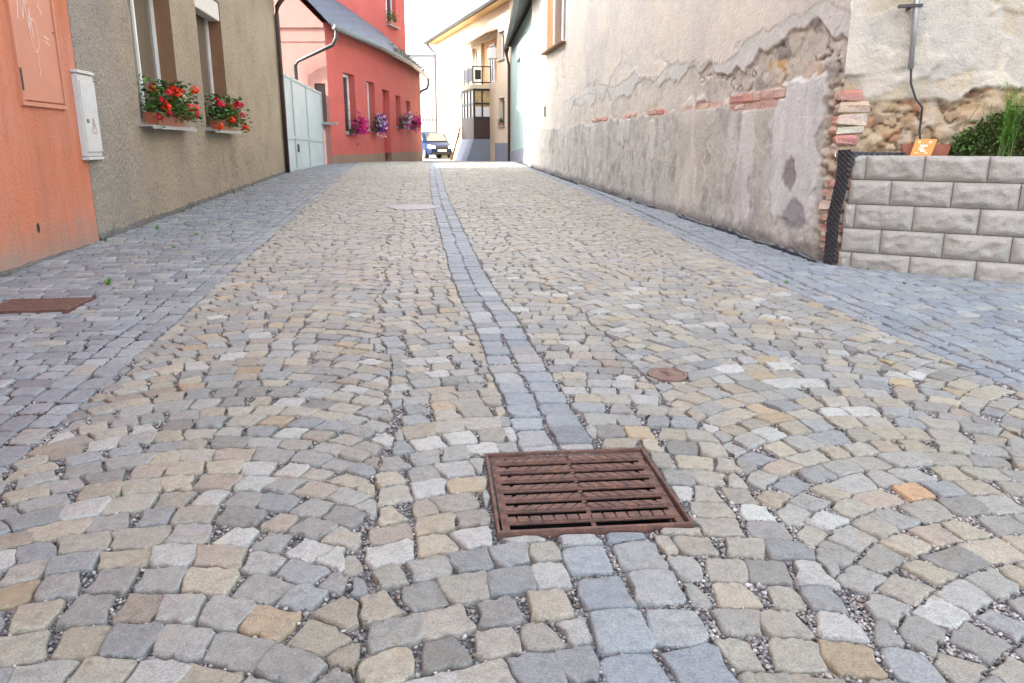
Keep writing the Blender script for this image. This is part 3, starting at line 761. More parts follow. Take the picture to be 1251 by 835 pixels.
MB().tube([LW.p(-.06, .066, 1.38), LW.p(-.06, .078, 1.38)], .02, 12).build('lock', 'zinc', t)

t = thing('grey_house', LW.p(6, 0, 0), 'grey brown roughcast house with two flowered windows on the left', 'house')
W1, W2 = (1.72, 3.42, 1.42, 3.55), (4.78, 6.42, 1.42, 3.55)
m = MB(); openwall(m, LW, 0, 12.28, 3.55, 5.2, [], 0.001); shell(m, LW, 0, 12.28, 0, 5.2, 9); m.build('upper_wall', 'roughcast', t)
def uniq(*a): return np.unique(np.round(np.concatenate(a), 4))
def fine(arr, keep, st):
    return np.array([v for v in arr if all(abs(v-k) < 1e-5 or abs(v-k) > st*.35 for k in keep)])
ke = [0, 12.28, *W1[:2], *W2[:2]]; kz = [.0, 3.55, 1.42]
sa_ = fine(uniq(np.arange(0, 4.6, .0125), np.arange(4.6, 7.2, .018), np.arange(7.2, 12.28, .03), ke), ke, .0125); za_ = fine(uniq(np.arange(.0, 3.55, .0135), kz), kz, .0135)
S_, Z_ = np.meshgrid(sa_, za_)
rg_ = .011*np.maximum(fbm(S_*17, Z_*17, 401, 3), -.35)+.007*fbm(S_*38, Z_*38, 402, 2)
band = ss(1.2, .0, S_+.25*fbm(S_*2, Z_*1.2, 403, 3)); rg_ = rg_*(1-.45*band)-.012*ss(.42, .5, fbm(S_*2.3+5, Z_*3.5, 404, 4))*ss(1.25, .9, Z_)
edge_ = np.minimum.reduce([np.maximum(np.maximum(w_[0]-S_, S_-w_[1]), np.maximum(w_[2]-Z_, Z_-w_[3])) for w_ in (W1, W2)]); rg_ *= ss(.0, .05, edge_)
X_ = LW.P[0]+LW.D[0]*S_+LW.N[0]*rg_; Y_ = LW.P[1]+LW.D[1]*S_+LW.N[1]*rg_
ny_, nx_ = S_.shape; cs_ = (S_[:-1, :-1]+S_[1:, 1:])/2; cz_ = (Z_[:-1, :-1]+Z_[1:, 1:])/2
ok_ = ~(((cs_ > W1[0]) & (cs_ < W1[1]) & (cz_ > W1[2])) | ((cs_ > W2[0]) & (cs_ < W2[1]) & (cz_ > W2[2])))
i_ = (np.arange(ny_-1)[:, None]*nx_+np.arange(nx_-1)[None])[ok_]
mesh_np('wall', np.stack([X_, Y_, Z_], -1).reshape(-1, 3), np.stack([i_, i_+1, i_+nx_+1, i_+nx_], 1), 'roughcast', t, True)
for W_ in (W1, W2):
    m = MB(); a, b, c, d = W_; D_ = .27
    for (p, q) in (((a, c), (a, d)), ((b, d), (b, c)), ((a, d), (b, d)), ((b, c), (a, c))):
        m.quad(LW.p(p[0], -.0005, p[1]), LW.p(q[0], -.0005, q[1]), LW.p(q[0], -D_, q[1]), LW.p(p[0], -D_, p[1]))
    m.build('reveal', 'brownreveal', t)
    md = a+(b-a)*.52
    window(t, LW, a+.002, b-.002, c+.002, d-.002, -.265, 'curtain', .055, (md,))
    m = MB(); m.box(LW, a-.1, b+.1, -.2, .17, 1.365, 1.385, .004); m.box(LW, a-.1, b+.1, .155, .175, 1.34, 1.366); m.build('sill', 'sill', t)
m = MB(); m.box(LW, W2[0]+.003, W2[1]-.003, -.20, -.015, 3.24, 3.545, .01); m.build('shutter_box', 'offwhite', t)
m = MB(); m.box(LW, W1[0]+.003, W1[1]-.003, -.20, -.015, 3.24, 3.545, .01); m.build('shutter_box', 'offwhite', t)
V = []; Fs = []; n = 120   # dirt and broken render along the foot
for i in range(n):
    s_ = i*12.27/(n-1); gy = gzf(LW.p(s_, 0, 0)[1]); k = .02*float(fbm(s_*6, 2, 14))
    V += [LW.p(s_, .045+k, gy-.05), LW.p(s_, .02+k, gy+.03+.02*float(fbm(s_*8, 2, 19))), LW.p(s_, -.01, gy+.07+.03*float(fbm(s_*5, 9, 18)))]
    if i:
        for q in range(2): Fs.append((3*i-3+q, 3*i+q, 3*i+1+q, 3*i-2+q))
mesh_np('foot', V, Fs, 'rubble', t)
m = MB(); m.add([LW.p(-.0, .42, 5.1), LW.p(12.5, .42, 5.1), LW.p(12.5, -4.5, 12.2), LW.p(0, -4.5, 12.2), LW.p(0, -9.2, 5.1), LW.p(12.5, -9.2, 5.1)], [(0, 1, 2, 3), (3, 2, 5, 4), (1, 5, 2), (0, 3, 4), (0, 4, 5, 1)]); m.build('roof', 'greyroof', t)  # roof out of view, ridge raised to keep the street in shade
m = MB(); m.tube([LW.p(0, .48, 5.06), LW.p(12.6, .48, 5.02)], .075, 10); m.build('gutter', 'brownpipe', t)
m = MB(); m.tube([LW.p(12.1, .48, 5.0), LW.p(12.1, .46, 4.86), LW.p(12.1, .38, 4.74), LW.p(12.12, .18, 4.52), LW.p(12.12, .095, 4.40), LW.p(12.12, .075, 4.2), LW.p(12.12, .075, .45)], .058, 12)
m.build('downpipe', 'brownpipe', t, True)

def geranium_box(W_, s0, s1, label, seed, spill):
    rng.seed(seed); zb = 1.39
    t = thing('geranium_box', LW.p((s0+s1)/2, .06, zb), label, 'flower box', 'geranium boxes on the window sills of the grey house')
    m = MB(); vs = []
    for (z, i, o_) in ((zb, .03, 0), (zb+.155, 0, 0), (zb+.155, .012, 0), (zb+.125, .014, 0)):
        vs += [LW.p(s0+i, -.05+i, z), LW.p(s1-i, -.05+i, z), LW.p(s1-i, .15-i, z), LW.p(s0+i, .15-i, z)]
    m.add(vs, [(k*4+j, k*4+(j+1) % 4, k*4+4+(j+1) % 4, k*4+4+j) for k in range(3) for j in range(4)]+[(3, 2, 1, 0), (12, 13, 14, 15)])
    m.box(LW, s0-.006, s1+.006, .148, .158, zb+.135, zb+.16); m.build('trough', 'terraplastic', t)
    P = []; S = []; C = []
    for i in range(820):
        a = min(s1+.25, max(s0-.2, rng.gauss((s0+s1)/2, (s1-s0)*.33))); h = min(.42, abs(rng.gauss(.09, .19))); d = rng.gauss(.1, .11)
        if rng.random() < .25: d += rng.uniform(0, .12); h -= .08
        if d < -.1: d = -.1
        P.append(LW.p(a, d, zb+.13+h)); S.append(rng.uniform(.045, .09)); C.append(gcol(.55, 1.5, (.06, .14, .025)))
    for (a, h, d) in spill:
        for i in range(26): P.append(LW.p(a+rng.gauss(0, .05), d+rng.gauss(0, .04), zb+h+rng.gauss(0, .06))); S.append(rng.uniform(.03, .06)); C.append(gcol(.9, 1.6, (.09, .17, .03)))
    V, Fs, CC = leaves(P, S, C, .5, .5, .95); o = mesh_np('foliage', V, Fs, 'foliage', t, False, CC); o['kind'] = 'stuff'
    for i in range(24):
        a = rng.uniform(s0-.12, s1+.22); h = rng.uniform(.06, .46); d = rng.uniform(.08, .3)
        if i < len(spill): a, h, d = spill[i]
        col = rng.choice([(.72, .035, .012), (.80, .05, .012), (.66, .015, .05), (.62, .01, .04)])
        V, Fs, CC = blossom(LW.p(a, d, zb+.03+h), rng.uniform(.045, .082), col, 26); mesh_np('flower_head', V, Fs, 'petal', t, False, CC)
        m = MB(); m.tube([LW.p((a+(s0+s1)/2)/2, .06, zb+.12), LW.p(a, d, zb+.02+h)], .004, 4); m.build('stalk', plain('stalk', (.1, .18, .04)) if 'stalk' not in M else M['stalk'], t)
M['stalk'] = plain('green_stalk', (.1, .18, .04))
geranium_box(W1, 1.95, 3.1, 'long terracotta box of red geraniums on the near window sill of the grey house', 3, [(3.4, .12, .2), (3.55, .22, .15), (1.85, .05, .18), (2.2, .42, .05), (2.95, .45, .05)])
geranium_box(W2, 5.15, 6.1, 'terracotta box of red geraniums on the far window sill of the grey house', 4, [(6.55, .22, .12), (6.75, .02, .2), (4.85, .0, .2), (6.6, .12, .16)])

# ---------------------------------------------------------------- gate, pink house
GT = Fr((-5.83, 20.3), (-.16, 4.75), -1)
t = thing('metal_gate', GT.p(2.4, 0, .5), 'pale grey sheet metal yard gate between grey house and pink house', 'gate')
GL = 4.75
def gtop(s_): return 2.93-.2*s_/GL
def gbox(m, s0, s1, d0, d1, za, zb_):
    vs = [GT.p(a, b, z(a)) for z in (za, zb_) for (a, b) in ((s0, d0), (s1, d0), (s1, d1), (s0, d1))]
    m.add(vs, [(0, 3, 2, 1), (4, 5, 6, 7), (0, 1, 5, 4), (1, 2, 6, 5), (2, 3, 7, 6), (3, 0, 4, 7)])
post = [0, .98, 2.62, 4.62]
mid = lambda s_: 1.36-.1*s_/GL
bot = lambda s_: .50+.02*s_/GL
for i in range(3):
    a, b = post[i]+.045, post[i+1]-.045
    for lo_, hi_ in ((lambda q: bot(q)+.03, lambda q: mid(q)-.04), (lambda q: mid(q)+.04, lambda q: gtop(q)-.06)):
        m = MB(); gbox(m, a, b, -.02, .0, lo_, hi_); m.build('panel', 'gate', t)
m = MB()
for p in post: gbox(m, p-.05, p+.05, -.04, .035, bot, gtop)
for i in range(3):
    a, b = post[i]+.05, post[i+1]-.05
    gbox(m, a, b, -.03, .025, lambda q: gtop(q)-.07, lambda q: gtop(q)-.005); gbox(m, a, b, -.03, .025, lambda q: mid(q)-.045, lambda q: mid(q)+.045); gbox(m, a, b, -.03, .025, lambda q: bot(q)-.03, lambda q: bot(q)+.04)
m.build('frame', 'gateframe', t)
m = MB(); m.box(GT, 1.08, 1.2, .03, .06, .95, 1.16); m.build('handle', 'darkmetal', t)

PK = [(-5.75, 25.0), (-5.06, 29.5), (-4.62, 33.5), (-4.36, 38.0)]; EV = [4.78, 4.72, 4.62, 4.42]
gl = [.45, .42, .40, .36]
t = thing('pink_house', (-5.5, 29, .4), 'low pink red house with curved front and blue slate roof', 'house')
segs = [Fr(PK[i], (PK[i+1][0]-PK[i][0], PK[i+1][1]-PK[i][1]), -1) for i in range(3)]
lens = [math.dist(PK[i], PK[i+1]) for i in range(3)]
ops = [[(1.35, 2.45, 1.5, 3.45), (3.85-.2, 4.5, 1.62, 3.35)], [(1.0, 2.0, .42, 3.2), (2.95, 3.75, 1.85, 3.1)], [(.9, 1.8, 1.9, 3.0)]]
m = MB(); mp = MB()
for i, fr in enumerate(segs):
    z1 = min(EV[i], EV[i+1]); PL = .82 if i < 1 else .84
    # the plinth is the bottom strip of the same wall
    full = ops[i]; openwall(m, fr, 0, lens[i], PL, z1, [(o[0], o[1], max(o[2], PL), o[3]) for o in full], .3)
    m.quad(fr.p(0, 0, z1), fr.p(lens[i], 0, z1), fr.p(lens[i], 0, EV[i+1]+.02), fr.p(0, 0, EV[i]+.02))
    doors = [o for o in full if o[2] < PL]
    xs_ = [0]+[q for o in doors for q in (o[0], o[1])]+[lens[i]]
    for a, b in zip(xs_[::2], xs_[1::2]): mp.box(fr, a+.001, b-.001, -.2, .018, .2, PL)
    for q, o in enumerate(full):
        if o[2] < PL: continue
        window(t, fr, o[0]+.01, o[1]-.01, o[2]+.01, o[3]-.01, -.27, 'glass', .09, ((o[0]+o[1])/2,))
        MB().box(fr, o[0]-.03, o[1]+.03, -.26, .06, o[2]-.03, o[2]+.005).build('sill', 'sill', t)
fr = segs[1]; o = ops[1][0]; dd = MB().box(fr, o[0]+.005, o[1]-.005, -.26, -.21, o[2], o[3]-.005).build('door', plain('red_door', (.4, .07, .06)), t)
MB().box(fr, o[0]+.1, o[0]+.13, -.21, -.17, 1.4, 1.5).build('handle', 'zinc', dd)
m.build('front_wall', 'pink', t); mp.build('plinth', 'brown_plinth', t)
GB = Fr(PK[0], (-1, .0), 1)      # gable faces the camera; s runs left
assert GB.N[1] < 0, GB.N
gw = [(.08, .42, 1.84, 3.0)]
m = MB(); openwall(m, GB, 0, 6.2, .2, 4.7, gw, .12); m.add([GB.p(0, 0, 4.7), GB.p(6.2, 0, 4.7), GB.p(3.1, 0, 7.8)], [(0, 1, 2)]); m.box(GB, 0.02, 6.2, .0, .05, 4.62, 4.74); m.box(GB, .02, 6.2, .0, .02, 4.22, 4.28)
m.build('gable_wall', 'palepink', t)
MB().box(GB, gw[0][0], gw[0][1], -.1, -.05, gw[0][2], gw[0][3]).build('shutter', 'brownwood', t)
MB().box(GB, -.25, .45, -.0, .16, 1.76, 1.83).build('sill', 'sill', t)
# far and back walls
m = MB()
for a, b in (((-4.36, 38), (-10.5, 38)), ((-10.5, 38), (-11.95, 25))): m.quad((a[0], a[1], .2), (b[0], b[1], .2), (b[0], b[1], 4.7), (a[0], a[1], 4.7))
m.add([(-4.36, 38, 4.42), (-10.5, 38, 4.7), (-7.4, 38, 7.6)], [(0, 1, 2)]); m.build('back_wall', 'pink', t)
# slate roof: eave follows the curved front
ex = [(PK[i][0]+.32, PK[i][1]-(.3 if i == 0 else 0)+(.2 if i == 3 else 0), EV[i]-.18) for i in range(4)]
rg = [(p[0]-3.1, p[1], p[2]+3.25) for p in ex]; bk = [(p[0]-6.4, p[1], p[2]) for p in ex]
m = MB()
for (A_, B_) in ((ex, rg), (rg, bk)):
    for i in range(3):
        up = (0, 0, .07); q = [A_[i], A_[i+1], B_[i+1], B_[i]]
        m.add([Vector(p)+Vector(up) for p in q]+list(q), [(0, 1, 2, 3), (7, 6, 5, 4), (0, 4, 5, 1), (1, 5, 6, 2), (2, 6, 7, 3), (3, 7, 4, 0)])
m.build('roof', 'slate', t)
m = MB(); m.tube([(p[0]+.06, p[1], p[2]-.01) for p in ex], .085, 10); m.build('gutter', 'zinc', t, True)
m = MB(); a = Vector(ex[0]); m.tube([a+Vector((.06, .15, -.05)), a+Vector((.06, .12, -.3)), a+Vector((-.05, .1, -.5)), a+Vector((-1.15, .12, -.95)), a+Vector((-1.25, .14, -1.1)), a+Vector((-1.25, .2, -3.6))], .06, 10); m.build('downpipe', 'darkmetal', t, True)
m = MB(); a = Vector(ex[3]); m.tube([a+Vector((.06, -.1, -.05)), a+Vector((.06, -.1, -.32)), a+Vector((-.0, -.1, -.5)), a+Vector((-.3, -.05, -.62)), a+Vector((-.34, .05, -.7))], .055, 10); m.build('downpipe', 'darkmetal', t, True)
# moss and houseleek tufts on the far eave
P = []; S = []; C = []
for i in range(420):
    q = rng.uniform(1.6, 3); i0 = min(2, int(q)); f = q-i0; e = Vector(ex[i0]).lerp(Vector(ex[i0+1]), f); b = rng.random()**2*.5
    P.append(e+Vector((-b*.9, 0, b*.95+.06+abs(rng.gauss(0, .07))))); S.append(rng.uniform(.05, .13)); C.append(gcol(.6, 1.6, (.2, .21, .14)))
V, Fs, CC = leaves(P, S, C, .8, .1); o = mesh_np('roof_moss', V, Fs, 'foliage', t, False, CC); o['kind'] = 'stuff'
# the taller part of the house rising behind the low roof
UF = Fr((-6.3, 28.4), (1.45, 8.1), -1); UL_ = 8.45
uo = [(5.9, 7.2, 6.05, 8.6)]
m = MB(); openwall(m, UF, 0, UL_, 4.3, 8.8, uo, .25); shell(m, UF, 0, UL_, 4.3, 8.8, 5); m.build('upper_wall', 'pink', t)
window(t, UF, uo[0][0]+.005, uo[0][1]-.005, uo[0][2]+.005, uo[0][3]-.005, -.22, 'glass', .09, (6.5,))
MB().box(UF, 5.85, 7.25, -.2, .18, 6.0, 6.05).build('sill', 'sill', t)
m = MB(); m.add([UF.p(-.3, .3, 8.8), UF.p(UL_+.2, .3, 8.8), UF.p(UL_+.2, -2.5, 10.2), UF.p(-.3, -2.5, 10.2), UF.p(-.3, -5.4, 8.8), UF.p(UL_+.2, -5.4, 8.8)], [(0, 1, 2, 3), (3, 2, 5, 4), (0, 3, 4), (1, 5, 2), (0, 4, 5, 1)]); m.build('upper_roof', 'slate', t)

def petunia(fr, s0, s1, z, cols, label, seed, n=120):
    rng.seed(seed); t = thing('flower_box', fr.p((s0+s1)/2, .12, z), label, 'flower box', 'flower boxes on the pink house')
    MB().box(fr, s0+.05, s1-.05, .07, .26, z, z+.16, .01).build('trough', 'brownwood', t)
    P = []; S = []; C = []
    for i in range(220): P.append(fr.p(rng.gauss((s0+s1)/2, (s1-s0)*.24), rng.uniform(.05, .42), z+.2+rng.gauss(.08, .14))); S.append(rng.uniform(.06, .12)); C.append(gcol(.6, 1.3, (.06, .1, .03)))
    V, Fs, CC = leaves(P, S, C, .5, .5, .9); o = mesh_np('foliage', V, Fs, 'foliage', t, False, CC); o['kind'] = 'stuff'
    V, Fs, CC = [], [], []
    for i in range(n):
        a, b, c = blossom(fr.p(rng.gauss((s0+s1)/2, (s1-s0)*.22), rng.uniform(.15, .5), z+.2+rng.gauss(.06, .15)), .07, rng.choice(cols), 7); k = len(V); V += a; CC += c; Fs += [tuple(i_+k for i_ in f) for f in b]
    o = mesh_np('blossoms', V, Fs, 'petal', t, False, CC); o['kind'] = 'stuff'
MG = (.62, .02, .24); PU = (.13, .03, .32); PW = (.75, .6, .7)
petunia(segs[0], 1.45, 2.4, 1.5, [MG, MG, (.5, .01, .16)], 'magenta petunias in the first window box of the pink house', 11)
petunia(segs[0], 3.75, 4.45, 1.62, [PU, PU, (.3, .03, .3), PW], 'purple petunias with white blooms in the second window box of the pink house', 12)
petunia(segs[1], 3.0, 3.75, 1.8, [PW, MG, (.5, .3, .4)], 'pale pink and white flowers in the window box just past the pink house door', 13, 70)
petunia(segs[2], .95, 1.8, 1.8, [MG, (.65, .06, .3)], 'pink petunias in the farthest window box of the pink house', 14, 100)
rng.seed(15)
t = thing('flower_pot', UF.p(6.5, .05, 6.06), 'small green plant on the upper window sill of the pink house', 'potted plant')
MB().box(UF, 6.1, 6.9, -.05, .14, 6.055, 6.2).build('trough', 'terracotta', t)
P = [UF.p(rng.gauss(6.5, .28), rng.gauss(.06, .08), 6.25+abs(rng.gauss(.05, .15))) for i in range(150)]
V, Fs, CC = leaves(P, [rng.uniform(.08, .14) for p in P], [gcol(.7, 1.6, (.13, .16, .05)) for p in P]); o = mesh_np('foliage', V, Fs, 'foliage', t, False, CC); o['kind'] = 'stuff'

# ---------------------------------------------------------------- far end: cream house, mint house, white house, railings, car
CW = Fr((-.1, 34), (-4.4, 14), 1)     # s runs away from the camera
if CW.N[0] > 0: CW = Fr((-.1, 34), (-4.4, 14), -1)
CLn = math.hypot(4.4, 14)
t = thing('cream_house', CW.p(6, 0, .4), 'two storey cream house with glazed porch and balcony at the end of the street', 'house')
def cs(px):   # where a sight line meets the wall: used once to set the openings out along the wall
    k = (px-625.5)/930*.985; return ((k*34+.1)/(-.2999-k*.954))*1.0 if False else (-.1-k*34)/(.2998+k*.954)
win = [(.75, 1.65, 1.95, 3.15), (.75, 1.65, 4.75, 5.9), (10.6, 11.5, 5.1, 6.25), (10.4, 11.3, 1.9, 3.05), (5.3, 6.2, 3.9, 5.7), (1.9, 4.6, 3.9, 5.8)]
m = MB(); openwall(m, CW, 0, CLn, .3, 7.15, win, .22); shell(m, CW, 0, CLn, .3, 7.15, 8); m.build('wall', 'cream', t)
for i, o in enumerate(win[:5]):
    window(t, CW, o[0]+.005, o[1]-.005, o[2]+.005, o[3]-.005, -.2, 'glass', .1, ((o[0]+o[1])/2,), 'whitepaint' if i != 0 else 'offwhite')
    MB().box(CW, o[0]-.05, o[1]+.05, -.18, .07, o[2]-.05, o[2]+.004).build('sill', 'sill', t)
MB().box(CW, 1.905, 4.595, -.215, -.16, 3.905, 5.795).build('loggia_wall', 'peach', t)
window(t, CW, 2.7, 3.6, 3.91, 5.6, -.158, 'glass', .1, (3.15,))
MB().box(CW, -.02, 1.95, .0, .1, .2, 1.22).build('plinth', 'greyplinth', t)
m = MB(); zc = lambda d: 7.05-.62*d
m.add([CW.p(-.4, .55, 7.0), CW.p(CLn+.4, .55, 7.0), CW.p(CLn+.4, -4, 13.4), CW.p(-.4, -4, 13.4), CW.p(-.4, -8.5, 7.0), CW.p(CLn+.4, -8.5, 7.0)], [(0, 1, 2, 3), (3, 2, 5, 4), (0, 3, 4), (1, 5, 2)]); m.build('roof', 'greyroof', t)
MB().box(CW, -.3, CLn+.3, .0, .5, 6.9, 6.99).build('eave_board', plain('ochre_eave', (.42, .26, .09)), t)
m = MB(); m.tube([CW.p(-.4, .6, 6.98), CW.p(CLn+.4, .6, 6.98)], .08, 8); m.build('gutter', 'darkmetal', t)
m = MB(); m.tube([CW.p(CLn-.1, .58, 6.9), CW.p(CLn-.1, .3, 6.6), CW.p(CLn-.1, .1, 6.4), CW.p(CLn-.1, .1, .4)], .055, 8); m.build('downpipe', 'brownpipe', t)
m = MB(); m.add([CW.p(1.7, .02, 6.1), CW.p(6.6, .02, 6.0), CW.p(6.6, .6, 5.8), CW.p(1.7, .6, 5.9), CW.p(1.7, .02, 6.04), CW.p(6.6, .02, 5.94), CW.p(6.6, .6, 5.74), CW.p(1.7, .6, 5.84)], [(0, 1, 2, 3), (7, 6, 5, 4), (0, 4, 5, 1), (1, 5, 6, 2), (2, 6, 7, 3), (3, 7, 4, 0)]); m.build('awning', plain('pale_awning', (.5, .38, .26)), t)
ac = MB().box(CW, 1.95, 2.45, .0, .28, 4.85, 5.3, .02).build('air_conditioner', 'whitepaint', t)
MB().box(CW, 2.0, 2.35, .28, .29, 4.9, 5.25).build('fan_grille', 'offwhite', ac)
# glazed porch carrying the balcony
PC = Fr((-1.78, 36.75), (-.72, 2.4), -1)
if PC.N[0] > 0: PC = Fr((-1.78, 36.75), (-.72, 2.4), 1)     # d outward (left), s away
pl, pdp = 2.5, .85     # length along the wall, depth to the wall
tp = MB(); tp.add([PC.p(-.0, 0, 1.4), PC.p(pl, 0, 1.4), PC.p(pl, -pdp, 1.4), PC.p(0, -pdp, 1.4), PC.p(-.05, .45, .2), PC.p(pl, .45, .2), PC.p(pl, -pdp, .2), PC.p(-.05, -pdp, .2)], [(0, 1, 2, 3), (0, 4, 5, 1), (3, 7, 4, 0), (1, 5, 6, 2)]); tp.build('porch_base', 'greyplinth', t)
pr = MB(); pr.box(PC, 0, pl, -pdp, 0, 1.4, 2.32)
porch = pr.build('porch', 'brownwood', t)
m = MB(); fw = .07
for z in (2.32, 2.95, 3.56): m.box(PC, 0, pl, -.07, 0, z, z+.08); m.box(PC, 0, .07, -pdp, -.07, z, z+.08)
for s_ in (0, .62, 1.24, 1.86, pl-.08): m.box(PC, s_, s_+.08, -.075, .005, 2.33, 3.63)
for d_ in (-pdp, -pdp/2-.03, ): m.box(PC, -.004, .07, d_, d_+.07, 2.33, 3.63)
m.build('frame', 'darkmetal', porch)
MB().box(PC, .05, pl, -.045, -.03, 2.4, 3.58).build('pane', plain('porch_glass', (.36, .36, .33), .1), porch); MB().box(PC, .03, .045, -pdp+.05, -.05, 2.4, 3.58).build('pane', plain('porch_front_glass', (.50, .36, .17), .15, var=.3, scale=3), porch)
MB().box(PC, .02, .028, -pdp+.08, -pdp+.38, 2.42, 2.85).build('curtain', 'whitepaint', porch); MB().box(PC, .02, .028, -.4, -.1, 2.42, 2.85).build('curtain', 'whitepaint', porch)
bal = MB().box(PC, -.08, pl+.1, -pdp, .08, 3.645, 3.82).build('balcony', 'cream', t)
m = MB()
for z in (3.89, 4.58): m.box(PC, -.05, pl, .0, .04, z, z+.05); m.box(PC, -.05, -.01, -pdp, .0, z, z+.05)
for s_ in (-.05, .8, 1.65, pl-.05): m.box(PC, s_, s_+.05, .0, .045, 3.82, 4.58)
for s_ in (-pdp, -.45): m.box(PC, -.055, -.01, s_, s_+.04, 3.82, 4.58)
m.build('railing', 'darkmetal', bal); MB().box(PC, .1, 1.6, .012, .03, 3.96, 4.56).build('panel', plain('grey_screen', (.2, .2, .22)), bal); MB().box(PC, -.04, -.02, -.36, -.08, 4.04, 4.46).build('panel', 'darkmetal', bal)
for k, (a, lab) in enumerate(((.0, 'long raw timber plank leaning on the porch of the cream house'), (.22, 'shorter raw timber plank leaning beside the longer one at the porch'))):
    b = PC.p(pl+.1+a, .5, .4); c_ = PC.p(pl+.05+a, .05, 2.0-k*.3)
    m = MB(); d_ = Vector((.05, .015, 0)); u_ = Vector((0, .035, 0)); b, c_ = Vector(b), Vector(c_)
    m.add([b-d_, b+d_, b+d_+u_, b-d_+u_, c_-d_, c_+d_, c_+d_+u_, c_-d_+u_], [(0, 3, 2, 1), (4, 5, 6, 7), (0, 1, 5, 4), (1, 2, 6, 5), (2, 3, 7, 6), (3, 0, 4, 7)])
    tag(m.build('plank', 'timber'), lab, 'plank', 'planks leaning on the porch')
rng.seed(21)
t = thing('potted_plant', CW.p(1.2, .05, 1.96), 'small plant on the lower right window sill of the cream house', 'potted plant')
MB().box(CW, .85, 1.55, -.1, .06, 1.955, 2.06).build('trough', 'terracotta', t)
P = [CW.p(rng.gauss(1.2, .25), rng.gauss(0, .06), 2.08+abs(rng.gauss(0, .1))) for i in range(90)]
V, Fs, CC = leaves(P, [rng.uniform(.07, .12) for p in P], [gcol(.7, 1.3, (.08, .13, .05)) for p in P]); o = mesh_np('foliage', V, Fs, 'foliage', t, False, CC); o['kind'] = 'stuff'

MW = Fr((-.03, 33.2), (.74, -10.2), 1)    # s runs towards the camera, outward is -x
if MW.N[0] > 0: MW = Fr((-.03, 33.2), (.74, -10.2), -1)
t = thing('mint_house', MW.p(4, 0, .4), 'pale mint green house with grey plinth between the cream house and the old wall', 'house')
mo = [(2.9, 4.6, 2.55, 4.2), (6.4, 7.0, 1.45, 2.3)]
m = MB(); openwall(m, MW, 0, 10.2, .3, 5.2, mo, .18); shell(m, MW, 0, 10.2, .3, 5.2, 7); m.build('wall', 'mint', t)
window(t, MW, mo[0][0]+.005, mo[0][1]-.005, mo[0][2]+.005, mo[0][3]-.005, -.16, 'glass', .08, (3.75,))
MB().box(MW, mo[1][0]+.004, mo[1][1]-.004, -.12, -.08, mo[1][2]+.004, mo[1][3]-.004).build('vent', 'darkmetal', t)
m = MB(); m.add([MW.p(a, b, z) for (a, b, z) in ((-.02, 0, .2), (10.2, 0, .2), (10.2, 0, 1.15), (-.02, 0, .85), (-.02, .06, .2), (10.2, .06, .2), (10.2, .06, 1.15), (-.02, .06, .85))], [(4, 5, 6, 7), (7, 6, 2, 3), (0, 4, 7, 3), (1, 2, 6, 5)]); m.build('plinth', 'greyplinth', t)
m = MB(); m.add([MW.p(-.2, .16, 5.05), MW.p(12, .62, 5.05), MW.p(12, -3.5, 8.2), MW.p(-.2, -3.5, 8.2), MW.p(-.2, -7.3, 5.1), MW.p(10.4, -7.3, 5.1), MW.p(-.2, .16, 4.95), MW.p(12, .62, 4.95)], [(0, 1, 2, 3), (3, 2, 5, 4), (0, 3, 4), (6, 7, 1, 0)]); m.build('roof', 'greyroof', t)
m = MB(); m.tube([MW.p(-.2, .2, 5.0), MW.p(12, .66, 5.0)], .09, 10); m.build('gutter', 'darkmetal', t)
m = MB(); m.tube([MW.p(-.0, .2, 5.0), MW.p(-.0, .2, 4.75)], [.13, .06], 10); m.tube([MW.p(0, .2, 4.75), MW.p(.05, .1, 4.3), MW.p(.05, .1, .4)], .06, 10); m.build('downpipe', 'brownpipe', t)

t = thing('white_house', (-7, 66, .4), 'far white house with a grey roof behind the railings', 'house')
FH = Fr((-10.5, 64), (1, 0), -1)
m = MB(); openwall(m, FH, 0, 7.2, .2, 8.2, [(4.4, 5.2, 4.9, 6.3)], .2); shell(m, FH, 0, 7.2, .2, 8.2, 9); m.build('wall', 'whitewall', t)
window(t, FH, 4.41, 5.19, 4.91, 6.29, -.17, 'glass', .1, (4.8,))
m = MB(); m.add([FH.p(-.3, .4, 8.0), FH.p(7.5, .4, 8.0), FH.p(7.5, -4.5, 10.4), FH.p(-.3, -4.5, 10.4), FH.p(-.3, -9.4, 8.0), FH.p(7.5, -9.4, 8.0)], [(0, 1, 2, 3), (3, 2, 5, 4), (0, 3, 4), (1, 5, 2)]); rf = m.build('roof', plain('pale_grey_roof', (.42, .43, .45), .8), t)
MB().box(FH, 4.2, 5.0, -3.4, -2.6, 9.2, 10.8).build('chimney', 'whitewall', rf)
t = thing('iron_railing', (-5.5, 56, .4), 'black iron railing behind the parked blue car', 'railing')
RL = Fr((-8.2, 56), (1, 0), -1)
m = MB()
for z in (.85, 2.8): m.box(RL, 0, 5.4, .0, .05, z, z+.07)
m.build('rail', 'darkmetal', t)
for k in range(26): MB().box(RL, .05+k*.21, .11+k*.21, .006, .044, .38, 3.1).build('bar', 'darkmetal', t)
MB().box(RL, -.1, 5.5, -.1, .15, .3, .74).build('base', 'greyplinth', t)

